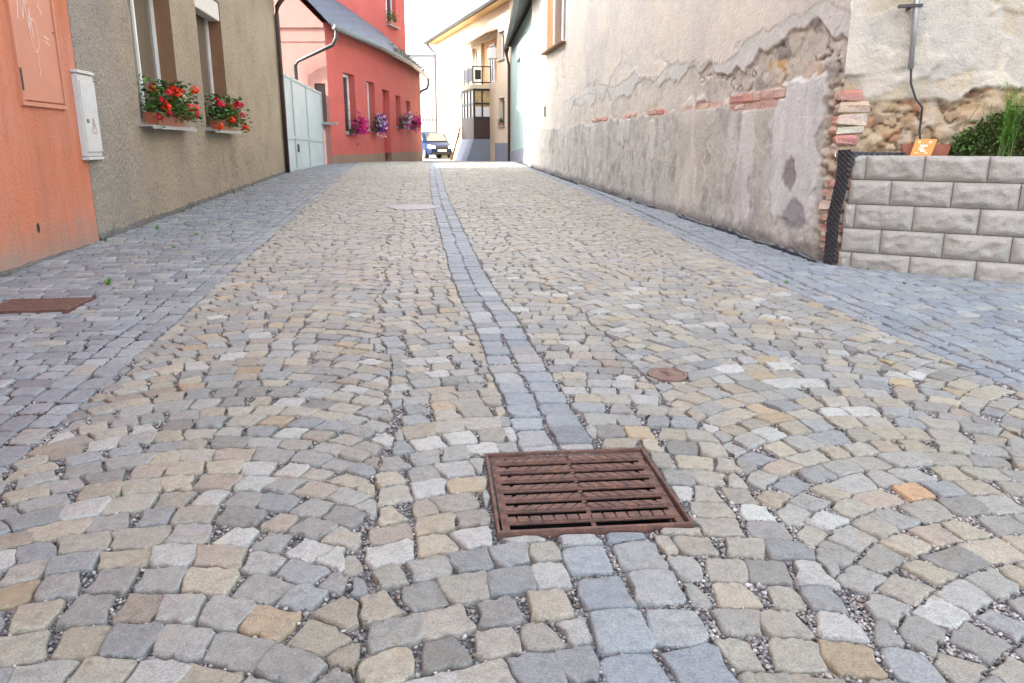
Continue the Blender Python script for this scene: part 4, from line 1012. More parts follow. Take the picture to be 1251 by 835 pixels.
def car():
    L, Wd, Ht = 3.9, 1.62, 1.5; c = Vector((-3.95, 44.3, gzf(44.3))); yaw = R(-22)   # nose towards the camera, turned to the right
    t = thing('parked_car', c, 'dark blue hatchback parked nose out at the end of the street', 'car')
    f = Vector((math.sin(-yaw)*1, -math.cos(yaw), 0)); sd = Vector((-f.y, f.x, 0))
    def P(a, b, z): return c+f*a+sd*b+Vector((0, 0, z))     # a forward from the nose line, b sideways
    # lower body sections from the tail to the nose: (a, half width, z low, z high)
    sec = [(-3.9, .70, .35, .85), (-3.7, .78, .25, .95), (-3.0, .81, .22, .98), (-1.6, .81, .22, .96), (-.75, .80, .24, .90), (-.25, .74, .25, .76), (0, .60, .32, .62)]
    m = MB(); vs = []
    for a, hw, z0, z1 in sec: vs += [P(a, b, z) for b, z in ((-hw, z0), (-hw*1.01, (z0+z1)/2), (-hw*.97, z1-.05), (-hw*.85, z1), (hw*.85, z1), (hw*.97, z1-.05), (hw*1.01, (z0+z1)/2), (hw, z0))]
    fs = [(k*8+j, k*8+(j+1) % 8, k*8+8+(j+1) % 8, k*8+8+j) for k in range(6) for j in range(8)]+[tuple(range(8)), tuple(48+j for j in range(7, -1, -1))]
    m.add(vs, fs)
    roof = [(-3.75, .62, .94), (-3.45, .60, 1.44), (-2.2, .60, 1.5), (-1.75, .58, 1.44), (-.85, .66, .9)]
    vs = []
    for a, hw, z in roof: vs += [P(a, -hw-.12*(1.5-z), z), P(a, hw+.12*(1.5-z), z)]
    base = [P(a, b, .92) for a in (-3.7, -.9) for b in (-.76, .76)]
    m.add(vs+base, [(0, 1, 3, 2), (2, 3, 5, 4), (4, 5, 7, 6), (6, 7, 9, 8), (0, 2, 4, 6, 8, 12, 10), (1, 11, 13, 9, 7, 5, 3)])
    body = m.build('body', 'car', t, False)
    g = MB(); k = .012
    q = [Vector(P(-.92, b, .955)) for b in (-.62, .62)]+[Vector(P(-1.68, b, 1.41)) for b in (.53, -.53)]; nn = (f*.5+Vector((0, 0, .8)))*.03
    g.add([p+nn for p in q], [(0, 1, 2, 3)]); g.build('windscreen', 'glass', t)
    for sg in (-1, 1):
        for (a0, a1, b0, b1) in ((-1.15, -2.1, -1.75, -2.15), (-2.2, -3.2, -2.22, -3.1)):
            g = MB(); o_ = sd*sg*.075
            g.add([P(a0, sg*.69, .98)+o_, P(a1, sg*.69, .98)+o_, P(b1, sg*.60, 1.38)+o_, P(b0, sg*.60, 1.38)+o_], [(0, 1, 2, 3)]); g.build('side_window', 'glass', t)
        g = MB(); g.add([P(-.06, sg*.36, .56), P(-.06, sg*.66, .57), P(-.3, sg*.77, .64), P(-.3, sg*.72, .78), P(-.16, sg*.5, .74), P(-.1, sg*.36, .70)], [(0, 1, 2, 3, 4, 5)])
        g.v = [tuple(Vector(p)+f*.075+sd*sg*.02) for p in g.v]; g.build('headlight', 'lamp', t)
        g = MB(); g.tube([P(-1.3, sg*.8, 1.0), P(-1.3, sg*.95, 1.03)], .07, 8); g.build('mirror', 'car', t)
        for a in (-.75, -3.1):
            g = MB(); g.tube([P(a, sg*.62, .3), P(a, sg*.83, .3)], .3, 18); wh = g.build('wheel', 'rubber', t)
            g = MB(); g.tube([P(a, sg*.83, .3), P(a, sg*.842, .3)], .19, 14); g.build('rim', 'zinc', wh)
    g = MB(); g.add([P(.02, b, z) for b, z in ((-.34, .52), (.34, .52), (.3, .66), (-.3, .66))], [(0, 1, 2, 3)]); g.build('grille', 'dark', t)
    g = MB(); g.add([P(.035, b, z) for b, z in ((-.26, .40), (.26, .40), (.26, .50), (-.26, .50))], [(0, 1, 2, 3)]); g.build('number_plate', 'whitepaint', t)
    g = MB(); g.add([P(a, b, z) for a, b, z in ((.03, -.6, .26), (.03, .6, .26), (.03, .6, .36), (.03, -.6, .36), (-.25, -.72, .22), (-.25, .72, .22))], [(0, 1, 2, 3), (4, 5, 1, 0)]); g.build('bumper', 'dark', t)
car()

# ---------------------------------------------------------------- right side: the old peeling wall
RW = Fr((2.73, 6.6), (-.135, 1), 1)
assert RW.N[0] < 0
RF = Fr((2.73, 6.6), (1, -.3), -1)
assert RF.N[1] < 0
def colmix(a, b, t): return a*(1-t[..., None])+np.asarray(b)*t[..., None]
def cells(S, Z, sc, seed):
    """worley distance and id, for rubble"""
    x, y = S*sc, Z*sc; ix, iy = np.floor(x), np.floor(y); d1 = np.full(x.shape, 9.); idv = np.zeros(x.shape)
    for a in (-1, 0, 1):
        for b in (-1, 0, 1):
            cx, cy = ix+a, iy+b; px = cx+_h(cx, cy, seed); py = cy+_h(cx, cy, seed+5); d = np.hypot(x-px, y-py); k = d < d1; d1 = np.where(k, d, d1); idv = np.where(k, _h(cx, cy, seed+9), idv)
    return d1, idv
def main_wall(S, Z):
    n1 = fbm(S*1.2, Z*1.2, 40, 5); n2 = fbm(S*5, Z*5, 50, 4); n3 = fbm(S*18, Z*18, 60, 3)
    cream = np.zeros(S.shape+(3,))+np.array((.60, .55, .475)); cream = colmix(cream, (.50, .475, .445), ss(-.2, .5, n1)*.8); cream = colmix(cream, (.66, .585, .475), ss(.1, .5, n2)*.4)
    d = .0+.004*n1+.002*n2; col = cream
    # upper edge of the fallen plaster
    zt = 2.16+.2*fbm(S*.8, S*0, 41, 3)+.09*fbm(S*4, Z*1.5, 42, 3)+.03*n3+.10*ss(1.5, 0, S)
    act = ss(12.2, 10.5, S+.6*n1)
    fl_ = ss(.2, .25, fbm(S*.9, Z*1.5, 240, 5))*act*ss(3.2, 2.2, Z); col = colmix(col, (.52, .50, .475), fl_*.7); d = d-.007*fl_
    e1 = ss(.012, -.012, Z-zt)*act
    under = np.zeros(S.shape+(3,))+np.array((.515, .51, .475)); under = colmix(under, (.56, .54, .51), ss(-.1, .4, n2)*.6)
    col = colmix(col, (0, 0, 0), e1*0)*(1-e1[..., None])+under*e1[..., None]; d = d-.008*e1
    rim = np.exp(-((Z-zt)/.014)**2)*act; col = colmix(col, (.70, .68, .64), rim*.45); d = d+.002*rim
    zt2 = zt-.13-.24*fbm(S*1.1, S*0, 43, 3)-.07*fbm(S*6, Z*2, 44, 3)
    e2 = ss(.012, -.012, Z-zt2+.02*n3)*act
    beige = np.zeros(S.shape+(3,))+np.array((.56, .51, .435)); beige = colmix(beige, (.47, .445, .41), ss(-.1, .45, n2)); beige = colmix(beige, (.46, .36, .25), ss(.35, .6, fbm(S*3, Z*3, 45, 3))*.6)
    col = col*(1-e2[..., None])+beige*e2[..., None]; d = d-.010*e2*(1+.8*n2)
    # exposed rubble, near the corner
    rub = e2*ss(4.6, 2.2, S+.9*n1+.5*n2)*ss(1.60, 1.68, Z)
    cd, ci = cells(S*.8+.05*n3+.04*n2, Z*1.3+.05*n3, 3.6, 70); lump = ss(.62, .4, cd)*ss(.35, .5, ci); cr = np.abs(fbm(S*4, Z*5, 71, 4)); crk = ss(.07, .0, cr)*ss(-.1, .3, n1+n2)
    rc = np.zeros(S.shape+(3,))+np.array((.46, .42, .355)); rc = colmix(rc, (.28, .255, .23), ss(.45, .6, ci)); rc = colmix(rc, (.46, .28, .12), (ci > .88)*1.0); rc = colmix(rc, (.50, .46, .40), ss(.0, .4, n2)*.8); rc = colmix(rc, (.12, .10, .09), crk*.85)
    col = col*(1-rub[..., None])+rc*rub[..., None]; d = d-rub*(.02-.012*lump-.012*n2-.010*n3+.028*crk)
    ck_ = ss(.022, .0, np.abs(fbm(S*.8, Z*.8, 250, 5)))*ss(.0, .3, fbm(S*.6, Z*.6, 251, 2)); col = colmix(col, (.22, .2, .18), ck_*.6); d = d-.006*ck_
    # grey cement dado
    zd = 1.57+.05*fbm(S*1.3, S*0, 46, 3)+.05*fbm(S*5, Z*5, 246, 4)+.03*n3-.06*ss(9, 14, S)
    D = ss(.03, -.03, Z-zd)
    g = np.zeros(S.shape+(3,))+np.array((.45, .435, .385)); st = fbm(S*5, Z*.7, 47, 4)
    g = colmix(g, (.36, .342, .322), ss(-.1, .4, n2)); g = colmix(g, (.55, .525, .49), ss(.05, .5, st)*ss(-.2, .3, n1+.5*n2)*.6); g = colmix(g, (.53, .485, .42), ss(.15, .5, fbm(S*1.6, Z*1.2, 48, 4))*.8)
    g = colmix(g, (.23, .21, .20), ss(.1, .55, fbm(S*6, Z*4, 49, 5))*.55); g = colmix(g, (.55, .535, .51), ss(.2, .45, fbm(S*3.3, Z*2.6, 39, 5))*.7)
    pale = ss(.46, .06, Z+.16*n1+.1*n2); g = colmix(g, (.50, .475, .44), pale*.55); g = colmix(g, (.25, .23, .21), ss(.12, .45, n2)*pale*.8)
    far = ss(13.5, 15.5, S); g = colmix(g, (.58, .54, .48), far*.8)
    col = col*(1-D[..., None])+g*D[..., None]; d = d*(1-D)+D*(-.006+.012*n2*ss(-.2, .3, n1)+.006*n3)
    # smooth pale repair patches
    def patch(sa, sb, za, zb_, colr, lift, soft=.012, wob=.05):
        nonlocal col, d
        q0 = .06*fbm(S*7, Z*7, 86, 4); q1 = wob*2*fbm(Z*3.1+sa, Z*0, 81, 4)+q0; q2 = wob*2*fbm(Z*2.7+sb+9, Z*0, 82, 4)+q0; q3 = wob*1.6*fbm(S*5+3, S*0, 83, 3)+q0
        k = ss(-soft, soft, S-sa-q1)*ss(soft, -soft, S-sb-q2)*ss(-soft, soft, Z-za-q3*1.4)*ss(soft, -soft, Z-zb_-q3)
        cc = np.zeros(S.shape+(3,))+np.asarray(colr); cc = colmix(cc, tuple(x*.78 for x in colr), ss(-.1, .4, fbm(S*4, Z*1.6, 84, 5))*.8); cc = colmix(cc, tuple(min(.75, x*1.15) for x in colr), ss(.1, .5, fbm(S*9, Z*2, 85, 3))*.6)
        col = col*(1-k[..., None])+cc*k[..., None]; d = d*(1-k)+k*(lift+.0025*n1)
    patch(.30, 1.22, .42, 1.70, (.545, .548, .53), .006, .02, wob=.09)
    patch(1.62, 2.0, .3, 1.52, (.56, .545, .52), .002, .03)
    patch(2.95, 3.9, .25, 1.62, (.54, .505, .45), .002, .04, wob=.12)
    patch(4.9, 5.15, .95, 1.5, (.52, .5, .47), .005, wob=.03); patch(6.2, 6.9, 1.2, 1.56, (.5, .49, .47), .006)
    patch(8.6, 8.9, .5, 1.5, (.50, .485, .465), .004); patch(11.2, 11.5, .6, 1.45, (.52, .5, .48), .004)
    k9 = ss(1.1, .8, np.hypot((S-.78)/.15, (Z-.87)/.16)+.35*n2+.2*n3); col = colmix(col, (.25, .235, .22), k9); d = d-k9*(.012-.006*n3); k9 = ss(1.15, .85, np.hypot((S-.62)/.2, (Z-.5)/.14)+.45*n2+.2*n3); col = colmix(col, (.30, .29, .295), k9); d = d-k9*.008
    # the brick course under the dado edge, laid bare in a shallow chase
    for (a, b, z0, z1) in ((1.0, 2.32, 1.575, 1.685), (1.15, 2.3, 1.50, 1.59), (2.9, 3.3, 1.57, 1.66), (4.55, 5.3, 1.56, 1.65), (5.9, 6.5, 1.57, 1.64), (7.7, 8.9, 1.555, 1.64)):
        k = ss(-.02, .01, S-a+.02*n3)*ss(.02, -.01, S-b+.02*n3)*ss(-.01, .01, Z-z0)*ss(.01, -.01, Z-z1); col = colmix(col, (.46, .30, .25), k*.9); d = d*(1-k)+k*(-.012+.009*n3+.008*n2)
    pk = ss(.05, .01, np.abs(Z-1.595-.02*fbm(S*2, S*0, 260, 3)))*ss(-.15, .25, fbm(S*3.5, Z*6, 261, 4))*ss(9.6, 8.6, S)*ss(.9, 1.1, S); col = colmix(col, (.50, .27, .21), pk*.7); d = d-pk*.005
    # broken corner with bare masonry
    ck = ss(.30+.0, .12, S+.10*fbm(Z*4, Z*0, 90, 3))*ss(1.74, 1.62, Z+.03*n3)
    cd2, ci2 = cells(S*1.0+.03*n3, Z*1.8+.03*n3, 7, 95); mc = np.zeros(S.shape+(3,))+np.array((.36, .29, .22)); mc = colmix(mc, (.44, .37, .29), ss(.4, .7, ci2)); mc = colmix(mc, (.12, .09, .075), ss(.45, .75, cd2)*.8)
    col = col*(1-ck[..., None])+mc*ck[..., None]; d = d*(1-ck)+ck*(-.045+.05*ss(.7, .2, cd2)+.012*n3)
    # damp, dirty foot
    dk = ss(.16, .03, Z-gz(6.6+S*.99)+.05*n2); col = colmix(col, (.15, .14, .135), dk*.7)
    d = d+.012*ss(.5, 0., Z-gz(6.6+S))*(.5+n2)
    return d, col
def wall_grid(fr, ss_, zs_, fn, name, parent, top=None):
    S, Z = np.meshgrid(ss_, zs_); d, col = fn(S, Z)
    X = fr.P[0]+fr.D[0]*S+fr.N[0]*d; Y = fr.P[1]+fr.D[1]*S+fr.N[1]*d
    V = np.stack([X, Y, Z], -1).reshape(-1, 3); ny, nx = S.shape
    i = (np.arange(ny-1)[:, None]*nx+np.arange(nx-1)[None]).ravel(); Q = np.stack([i, i+1, i+nx+1, i+nx], 1)
    if fr is RW: Q = Q[:, ::-1]
    o = mesh_np(name, V, Q, 'oldwall', parent, True, col.reshape(-1, 3)); return o
old = thing('old_house', (2.3, 12, .3), 'old house with peeling cream plaster and grey cement foot on the right', 'house')
zs_ = np.concatenate([np.arange(-.05, 2.62, .0155), np.arange(2.64, 3.37, .06), [3.38]])
zt_ = np.concatenate([[3.38], np.arange(3.45, 6.0, .12), [6.4, 7, 8.2]])
s_a = np.concatenate([np.arange(0, 3.6, .0155), np.arange(3.6, 8, .025), np.arange(8, 16.28, .05), [16.3]])
wall_grid(RW, s_a, zs_, main_wall, 'wall', old)
ow = (11.55, 13.85, 3.38, 5.6)
s_l = np.concatenate([np.arange(0, 11.5, .08), [11.55]]); s_r = np.concatenate([[13.85], np.arange(13.9, 16.25, .08), [16.3]])
wall_grid(RW, s_l, zt_, main_wall, 'wall', old); wall_grid(RW, s_r, zt_, main_wall, 'wall', old)
m = MB(); a, b, c, d = ow
m.quad(RW.p(a, 0, d), RW.p(b, 0, d), RW.p(b, 0, 8.2), RW.p(a, 0, 8.2))
for (p, q) in (((a, c), (a, d)), ((b, d), (b, c)), ((a, d), (b, d)), ((b, c), (a, c))): m.quad(RW.p(p[0], .002, p[1]), RW.p(q[0], .002, q[1]), RW.p(q[0], -.28, q[1]), RW.p(p[0], -.28, p[1]))
m.build('reveal', 'peach', old)
window(old, RW, a+.004, b-.004, c+.02, d-.004, -.2, 'glass', .11, ((a+b)/2,))
m = MB(); m.box(RW, a-.08, b+.08, -.26, .14, c-.05, c, .008); m.build('sill', 'brownreveal', old)
m = MB(); m.box(RW, 13.95, 14.12, .0, .012, 1.85, 2.1); m.build('vent', 'darkmetal', old)
m = MB(); fr = RW     # far end, back and roof
m.quad(RW.p(16.3, 0, 0), RW.p(16.3, -8, 0), RW.p(16.3, -8, 8.2), RW.p(16.3, 0, 8.2)); m.build('end_wall', 'cream', old)
m = MB(); m.add([RW.p(-.3, .4, 8.1), RW.p(16.6, .4, 8.1), RW.p(16.6, -4.5, 11.5), RW.p(-.3, -4.5, 11.5), RW.p(-.3, -9, 8.1), RW.p(16.6, -9, 8.1)], [(0, 1, 2, 3), (3, 2, 5, 4), (0, 3, 4), (1, 5, 2), (0, 4, 5, 1)]); m.build('roof', 'greyroof', old)
def side_wall(S, Z):
    n1 = fbm(S*1.5+30, Z*1.5, 140, 5); n2 = fbm(S*6+30, Z*6, 150, 4); n3 = fbm(S*20+30, Z*20, 160, 3)
    col = np.zeros(S.shape+(3,))+np.array((.53, .485, .40)); col = colmix(col, (.42, .39, .34), ss(.0, .35, n1)); col = colmix(col, (.52, .455, .33), ss(.05, .35, fbm(S*1.1, Z*1.6, 171, 4))*.8); col = colmix(col, (.62, .585, .51), ss(.15, .5, n2)*.7)
    d = .006+.016*n1+.008*n2+.004*n3
    fl = ss(.02, .06, fbm(S*2.2, Z*2.2, 172, 4)); d = d-.014*fl; col = colmix(col, (.42, .40, .36), fl*.75); f2 = ss(.12, .16, fbm(S*1.7+7, Z*2.1, 176, 5)); d = d-.010*f2; col = colmix(col, (.44, .375, .265), f2*.75); f3 = ss(.1, .3, fbm(S*2.6+3, Z*2.2, 177, 5)); col = colmix(col, (.40, .375, .34), f3*.6)
    zt = 1.47+.06*fbm(S*3, S*0, 173, 3)+.03*n3+.13*ss(.75, 1.0, S)*ss(1.6, 1.2, S)+.16*ss(.22, .05, S)
    e = ss(.012, -.012, Z-zt); cd, ci = cells(S+.03*n3+.03*n2, Z*1.5+.03*n3, 8, 174); cr = np.abs(fbm(S*6, Z*8, 175, 4)); crk = ss(.09, .0, cr)
    rc = np.zeros(S.shape+(3,))+np.array((.40, .285, .17)); rc = colmix(rc, (.47, .37, .25), ss(.35, .6, ci)); rc = colmix(rc, (.36, .20, .12), ss(.8, .9, ci)); rc = colmix(rc, (.46, .40, .32), ss(.1, .5, n2)*.7); rc = colmix(rc, (.12, .08, .055), np.maximum(crk*.8, ss(.55, .85, cd)*.5))
    col = col*(1-e[..., None])+rc*e[..., None]; d = d*(1-e)+e*(-.04+.02*ss(.7, .4, cd)*ss(.3, .6, ci)+.016*n3+.02*n2-.03*crk)
    sh = ss(.0, .25, S); col = colmix(col, (.545, .505, .445), (1-sh)*ss(1.6, 1.8, Z)*.8)
    d = d*sh+(1-sh)*np.where(Z < 1.7, -.03, .004)
    return d, col
wall_grid(RF, np.concatenate([np.arange(0, 1.9, .0155), np.arange(1.92, 5, .08)]), np.concatenate([np.arange(.0, 2.5, .0155), np.arange(2.52, 8.2, .12)]), side_wall, 'side_wall', old)
rng.seed(33)
BRC = [(.46, .235, .19), (.48, .28, .22), (.50, .36, .29), (.42, .22, .18), (.50, .41, .33)]
def brick(fr, s0, s1, d0, d1, z0, z1, col, parent=None, rnd=.008):
    m = MB(); m.box(fr, s0, s1, d0, d1, z0, z1, min(.012, (z1-z0)*.25)); V = np.asarray(m.v)+np.asarray([[rng.uniform(-rnd, rnd) for k in range(3)] for v in m.v])
    C = [tuple(x*rng.uniform(.85, 1.12) for x in col) for v in m.v]; mesh_np('brick', V, m.f, 'brick', old, False, C)
x = 1.02
while x < 2.28: L = rng.uniform(.17, .3); brick(RW, x, min(x+L-.015, 2.3), -.03, rng.uniform(-.010, .003), 1.585+rng.uniform(-.004, .004), 1.675, rng.choice(BRC[:4])); x += L
x = 1.18
while x < 2.2: L = rng.uniform(.2, .3); brick(RW, x, min(x+L-.02, 2.28), -.03, rng.uniform(-.014, .0), 1.508, 1.572, rng.choice(BRC)); x += L
for a, b in ((2.95, 3.25), (4.6, 4.85), (4.9, 5.25), (5.95, 6.2), (6.22, 6.45), (7.75, 8.0), (8.1, 8.35), (8.4, 8.62), (8.65, 8.85)): brick(RW, a, b, -.03, rng.uniform(-.008, .001), 1.565, 1.63, rng.choice(BRC[:3]))
for z0, z1, a, b, k in ((1.50, 1.575, -.02, .20, 0), (1.405, 1.485, -.015, .22, 2), (1.31, 1.39, -.02, .21, 4), (1.235, 1.295, -.01, .19, 4), (1.15, 1.22, -.02, .15, 3), (.80, .87, -.02, .16, 3), (.70, .78, -.01, .13, 4), (.60, .68, -.02, .14, 2), (.50, .58, -.01, .12, 4), (.42, .485, -.02, .13, 3), (.33, .40, -.01, .11, 4), (.24, .31, -.02, .12, 3)):
    brick(RF, a, b, -.10, rng.uniform(.0, .025), z0, z1, BRC[k], None, .012)
    brick(RW, .01, rng.uniform(.08, .17), -.06, rng.uniform(-.005, .012), z0+.004, z1-.006, BRC[(k+2) % 5], None, .012)
# cable conduit on the side wall
t = thing('cable_conduit', RF.p(.45, .05, 1.2), 'galvanised conduit with a dark cable hanging down the old side wall', 'cable')
m = MB(); m.tube([RF.p(.44, .085, 3.6), RF.p(.455, .085, 2.2), RF.p(.475, .08, 1.73)], .021, 10); m.build('conduit', 'steel', t, True)
m = MB(); m.tube([RF.p(.475, .08, 1.75), RF.p(.49, .085, 1.62), RF.p(.54, .085, 1.5), RF.p(.595, .075, 1.44), RF.p(.60, .06, 1.36), RF.p(.60, .06, 1.25), RF.p(.63, .05, 1.12), RF.p(.64, .03, 1.03)], .009, 8); m.build('cable', 'cable', t, True)
m = MB(); m.box(RF, .33, .50, .06, .125, 2.185, 2.205); m.box(RF, .40, .43, -.02, .07, 2.18, 2.21); m.build('bracket', 'darkmetal', t)

# ---------------------------------------------------------------- block retaining wall, soil, plants
BW = Fr((2.79, 6.49), (1.12, -.75), -1)
if BW.N[1] > 0: BW = Fr((2.79, 6.49), (1.12, -.75), 1)
t = thing('retaining_wall', BW.p(.8, 0, .1), 'low retaining wall of grey split faced concrete blocks on the right', 'wall')
jn = [[.0, .10, .55, 1.02, 1.46, 1.9, 2.35], [.01, .31, .77, 1.23, 1.68, 2.12, 2.35], [.0, .09, .53, .99, 1.43, 1.88, 2.35], [.02, .34, .78, 1.23, 1.67, 2.12, 2.35], [.02, .13, .56, 1.0, 1.45, 1.89, 2.35]]
rng.seed(41)
zb0 = .065
for r in range(5):
    z0 = zb0+r*.2; z1 = z0+.2
    for a, b in zip(jn[r], jn[r][1:]):
        off = r*-.012+rng.uniform(-.003, .003); a2, b2 = a+.002, b-.002; z2, z3 = z0+.002, z1-.0015; bv = .024
        V = []; Fs = []
        nx, nz = 20 if b-a > .3 else 8, 10
        gx = [a2, a2+.004]+list(np.linspace(a2+bv, b2-bv, nx))+[b2-.004, b2]; gzs = [z2, z2+.004]+list(np.linspace(z2+bv, z3-bv, nz))+[z3-.004, z3]
        for iz, zz in enumerate(gzs):
            for ix, sx in enumerate(gx):
                e = min(ix, len(gx)-1-ix, iz, len(gzs)-1-iz)
                dd = -.014 if e == 0 else -.007 if e == 1 else (.008+.012*float(fbm(sx*9+r*3, zz*9, 200, 3)) if e == 2 else .018+.020*float(fbm(sx*11+r*3, zz*14+7+r*5, 200, 3))+.014*float(fbm(sx*38, zz*38+r*5, 203, 2)))
                V.append(BW.p(sx, dd+off, zz))
        W_ = len(gx)
        for iz in range(len(gzs)-1):
            for ix in range(W_-1): k = iz*W_+ix; Fs.append((k, k+1, k+W_+1, k+W_))
        m = MB(); m.v = list(V); m.f = Fs; m.box(BW, a2, b2, -.19+off, -.0145+off, z2, z3)
        m.build('block', 'block', t, [True]*(len(Fs))+[False]*6)
# soil behind the wall
m = MB(); zt = 1.025
m.add([BW.p(.05, -.19, zt), BW.p(2.3, -.19, zt), RF.p(2.9, -.05, zt+.03), RF.p(.0, -.05, zt-.02)], [(0, 1, 2, 3)]); o = m.build('soil_bed', 'soil'); tag(o, 'dark earth filled in behind the block wall', 'soil', None, 'structure')
# black dimpled drainage sheet between the blocks and the old wall
def dimple(fr, s0, s1, z0f, z1f, d, name, parent, bump=.013, pitch=.042, ns=None):
    ns = ns or max(4, int((s1-s0)/.0085)); V = []; Fs = []; nz = max(3, int((z1f((s0+s1)/2)-z0f((s0+s1)/2))/.0085))
    for i in range(nz+1):
        for j in range(ns+1):
            sx = s0+(s1-s0)*j/ns; zz = z0f(sx)+(z1f(sx)-z0f(sx))*i/nz
            b = max(0, math.sin(sx*2*math.pi/pitch)*math.sin(zz*2*math.pi/pitch))
            V.append(fr.p(sx+d(sx, zz)[1], d(sx, zz)[0]+bump*b, zz))
    W_ = ns+1
    for i in range(nz):
        for j in range(ns): k = i*W_+j; Fs.append((k, k+1, k+W_+1, k+W_))
    return mesh_np(name, V, Fs, 'membrane', parent, True)
t = thing('drainage_membrane', BW.p(-.06, .0, .1), 'black dimpled drainage sheet squeezed beside the block wall', 'membrane')
dimple(BW, -.09, .015, lambda s_: .09, lambda s_: 1.115-.03*abs(s_)**.5, lambda s_, z: (-.022-.25*abs(s_)**1.3, -.045*(1-(z-.1)/1.0)+.01*math.sin(z*9)), 'sheet', t)
dimple(BW, -.06, .40, lambda s_: .98, lambda s_: 1.095-.02*s_-.04*max(0, -s_), lambda s_, z: (-.035-.17*min(1, max(0, (s_-.02)/.36)), 0), 'sheet', t)
t = thing('damp_proof_membrane', RW.p(4, .02, .25), 'black membrane edge sticking out along the foot of the old wall', 'membrane')
for (a, b, h_, q) in ((.05, 3.6, .05, 1), (4.7, 5.6, .06, 2), (5.9, 9.6, .05, 3), (9.7, 16.2, .05, 4)):
    V = []; Fs = []; n = int((b-a)/.03)
    for i in range(n+1):
        s_ = a+(b-a)*i/n; gy = gzf(RW.p(s_, 0, 0)[1]); hh = max(.008, h_*(.75+.8*float(fbm(s_*2.5, q, 300, 3)))); k = .012*float(fbm(s_*4, q+5, 301, 3)); r_ = .002*math.sin(s_*240)
        V += [RW.p(s_, .055+k, gy-.05), RW.p(s_, .05+k+r_, gy+hh*.6), RW.p(s_, .038+k-r_, gy+hh), RW.p(s_, .015, gy+hh*.9)]
        if i:
            for w_ in range(3): Fs.append((4*i-4+w_, 4*i-3+w_, 4*i+1+w_, 4*i+w_))
    mesh_np('sheet', V, Fs, 'membrane', t, False)
# terracotta trough and amber plate on top of the wall
t = thing('terracotta_trough', BW.p(.53, -.21, 1.06), 'empty terracotta trough behind the amber plate on the block wall', 'planter')
m = MB(); vs = []; zb = 1.028; a, b = .36, .72
for (z, i) in ((zb, .03), (zb+.125, 0), (zb+.125, .012), (zb+.03, .035)): vs += [BW.p(a+i, -.36+i*.6, z), BW.p(b-i, -.36+i*.6, z), BW.p(b-i, -.20-i*.6, z), BW.p(a+i, -.20-i*.6, z)]
m.add(vs, [(k*4+j, k*4+(j+1) % 4, k*4+4+(j+1) % 4, k*4+4+j) for k in range(3) for j in range(4)]+[(3, 2, 1, 0), (12, 13, 14, 15)]); m.build('trough', 'terracotta', t)
t = thing('marker_plate', BW.p(.52, -.08, 1.066), 'small amber plate with white marks leaning on top of the block wall', 'plate')
def pp(a, u, d): return BW.p(.445+a+u*.18, -.075-u*.5+d, 1.064+u)
m = MB(); m.add([pp(0, 0, 0), pp(.15, 0, 0), pp(.15, .128, 0), pp(0, .128, 0), pp(0, 0, -.012), pp(.15, 0, -.012), pp(.15, .128, -.012), pp(0, .128, -.012)], [(0, 1, 2, 3), (7, 6, 5, 4), (0, 4, 5, 1), (1, 5, 6, 2), (2, 6, 7, 3), (3, 7, 4, 0)]); m.build('plate', 'yellowplate', t)
m = MB()
for a0, a1, u0, u1 in ((.045, .10, .07, .085), (.062, .078, .03, .07), (.045, .062, .045, .06), (.082, .098, .03, .045), (.025, .04, .10, .112), (.10, .122, .098, .112), (.028, .05, .018, .024), (.095, .12, .018, .024)):
    m.quad(pp(a0, u0, .002), pp(a1, u0, .002), pp(a1, u1, .002), pp(a0, u1, .002))
m.build('marking', plain('white_print', (.8, .66, .5)), t)
# plants in the bed
def shrub(name, c0, c1, n, hgt, base, sz, label, cat, seed, z0=1.03, bias=0):
    rng.seed(seed); cx = (c0+c1)/2; t = thing(name, BW.p(cx, -.3, z0), label, cat)
    P = []; S = []; C = []
    for i in range(n):
        u = rng.random(); s_ = c0+(c1-c0)*u; prof = hgt*(.35+.65*min(1, (u+bias)*1.6))*(1+.35*float(fbm(s_*5, seed, 3)))
        h = prof*rng.random()**.7; d = -.25+rng.gauss(0, .09)-h*.15
        P.append(BW.p(s_+rng.gauss(0, .03), max(-.55, min(-.05, d)), z0+h)); S.append(rng.uniform(*sz)); C.append(gcol(.5, 1.5, base))
    V, Fs, CC = leaves(P, S, C, .6, .4, .7); o = mesh_np('foliage', V, Fs, 'foliage', t, False, CC); o['kind'] = 'stuff'
    m = MB()
    for i in range(9):
        s_ = rng.uniform(c0+.05, c1-.05); m.tube([BW.p(s_, -.25, z0-.02), BW.p(s_+rng.gauss(0, .03), -.27, z0+hgt*.5), BW.p(s_+rng.gauss(0, .06), -.28, z0+hgt*.85)], [.005, .004, .002], 5)
    m.build('stem', 'stalk', t); return t
shrub('shrub', .74, 1.45, 3600, .5, (.06, .115, .025), (.018, .042), 'dark small leaved shrub spilling behind the block wall', 'shrub', 51)
shrub('shrub', 1.45, 2.3, 900, .42, (.05, .1, .025), (.02, .05), 'dark shrub at the far right end of the earth bed', 'shrub', 52, bias=.5)
rng.seed(53); t = thing('feathery_plant', BW.p(1.16, -.2, 1.03), 'bright green feathery plant standing in front of the dark shrub', 'plant')
V = []; Fs = []; CC = []; m = MB()
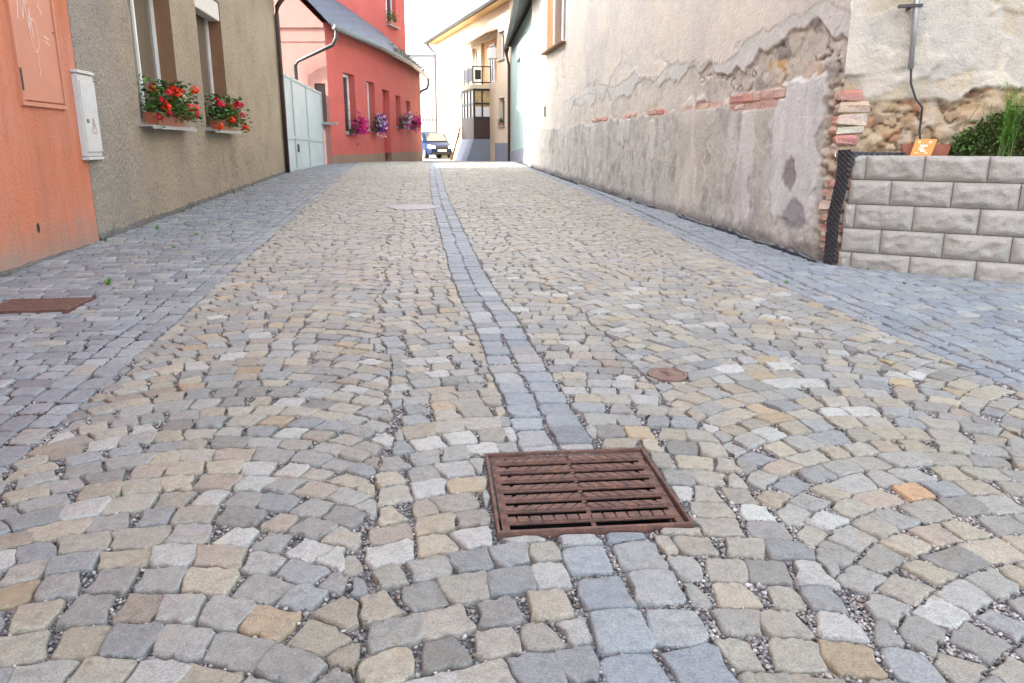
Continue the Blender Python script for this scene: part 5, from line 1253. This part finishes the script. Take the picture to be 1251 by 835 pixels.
for i in range(44):
    s_ = rng.uniform(.98, 1.6); d0 = rng.uniform(-.26, -.15); h = rng.uniform(.28, .58); top = Vector(BW.p(s_+rng.gauss(0, .03), d0+.03, 1.03+h)); bot_ = Vector(BW.p(s_, d0, 1.02)); m.tube([bot_, bot_.lerp(top, .5)+Vector((.01, 0, .02)), top], [.004, .003, .0015], 4)
    for q in range(85):
        u = rng.uniform(.3, 1); p = bot_.lerp(top, u); a = rng.uniform(0, 6.283); dv = Vector((math.cos(a), math.sin(a), rng.uniform(.1, .9))).normalized(); L = rng.uniform(.03, .075)*(1.25-u*.6); sd = dv.cross(Vector((0, 0, 1))).normalized()*.0022; b = len(V)
        V += [p-sd, p+sd, p+dv*L+sd*.4, p+dv*L-sd*.4]; Fs.append((b, b+1, b+2, b+3)); CC += [gcol(.8, 1.4, (.15, .36, .045))]*4
o = mesh_np('foliage', V, Fs, 'foliage', t, False, CC); o['kind'] = 'stuff'; m.build('stem', 'stalk', t)

# ---------------------------------------------------------------- weeds in the joints
rng.seed(61)
for x, y, s_, lab, b in ((-3.05, 5.68, .10, 'bright tuft of weed in the left pavement beyond the rusty cover', 1.3), (-4.15, 8.94, .10, 'green weed close to the foot of the grey house', 1.2), (-3.46, 8.38, .08, 'small weed in the middle of the left pavement', 1.2), (-3.33, 7.5, .07, 'small dull weed in the left pavement short of the grey house windows', .8),
    (2.1, 5.75, .05, 'low weed in the right pavement left of the block wall', 1), (2.25, 4.75, .04, 'tiny weed along the dark joint of the right pavement', 1), (3.18, 4.85, .05, 'weed in the right pavement in front of the blocks', .9), (3.0, 5.75, .04, 'small weed near the foot of the block wall', .9),
    (.04, 4.42, .035, 'tiny weed at the edge of the centre strip', 1), (-.24, 4.45, .03, 'tiny weed left of the centre strip', 1)):
    weed(x, y, s_, lab, 16, b)
for x, y in ((2.95, 6.28), (3.08, 6.17), (3.2, 6.08), (3.33, 5.98), (3.45, 5.93), (3.6, 5.84), (3.15, 5.6), (3.42, 5.5), (3.3, 5.25)):
    o_ = len(bpy.data.objects)
    weed(x+rng.uniform(-.02, .02), y, rng.uniform(.03, .06), 'tiny green tuft in the joints of the paving in front of the block wall', 12, .85, group='tiny tufts in front of the block wall')
for q in range(9):
    yy = 8.2+q*1.1+rng.uniform(-.4, .4)
    weed(float(wl(yy))+.07, yy, rng.uniform(.05, .09), 'tiny green tuft at the foot of the grey roughcast wall', 10, .7, group='tiny tufts along the foot of the grey wall')
for q in range(7):
    yy = 7.4+q*1.5+rng.uniform(-.5, .5)
    weed(float(wr(yy))-.09, yy, rng.uniform(.025, .05), 'tiny green tuft at the foot of the old peeling wall', 10, .7, group='tiny tufts along the foot of the old wall')
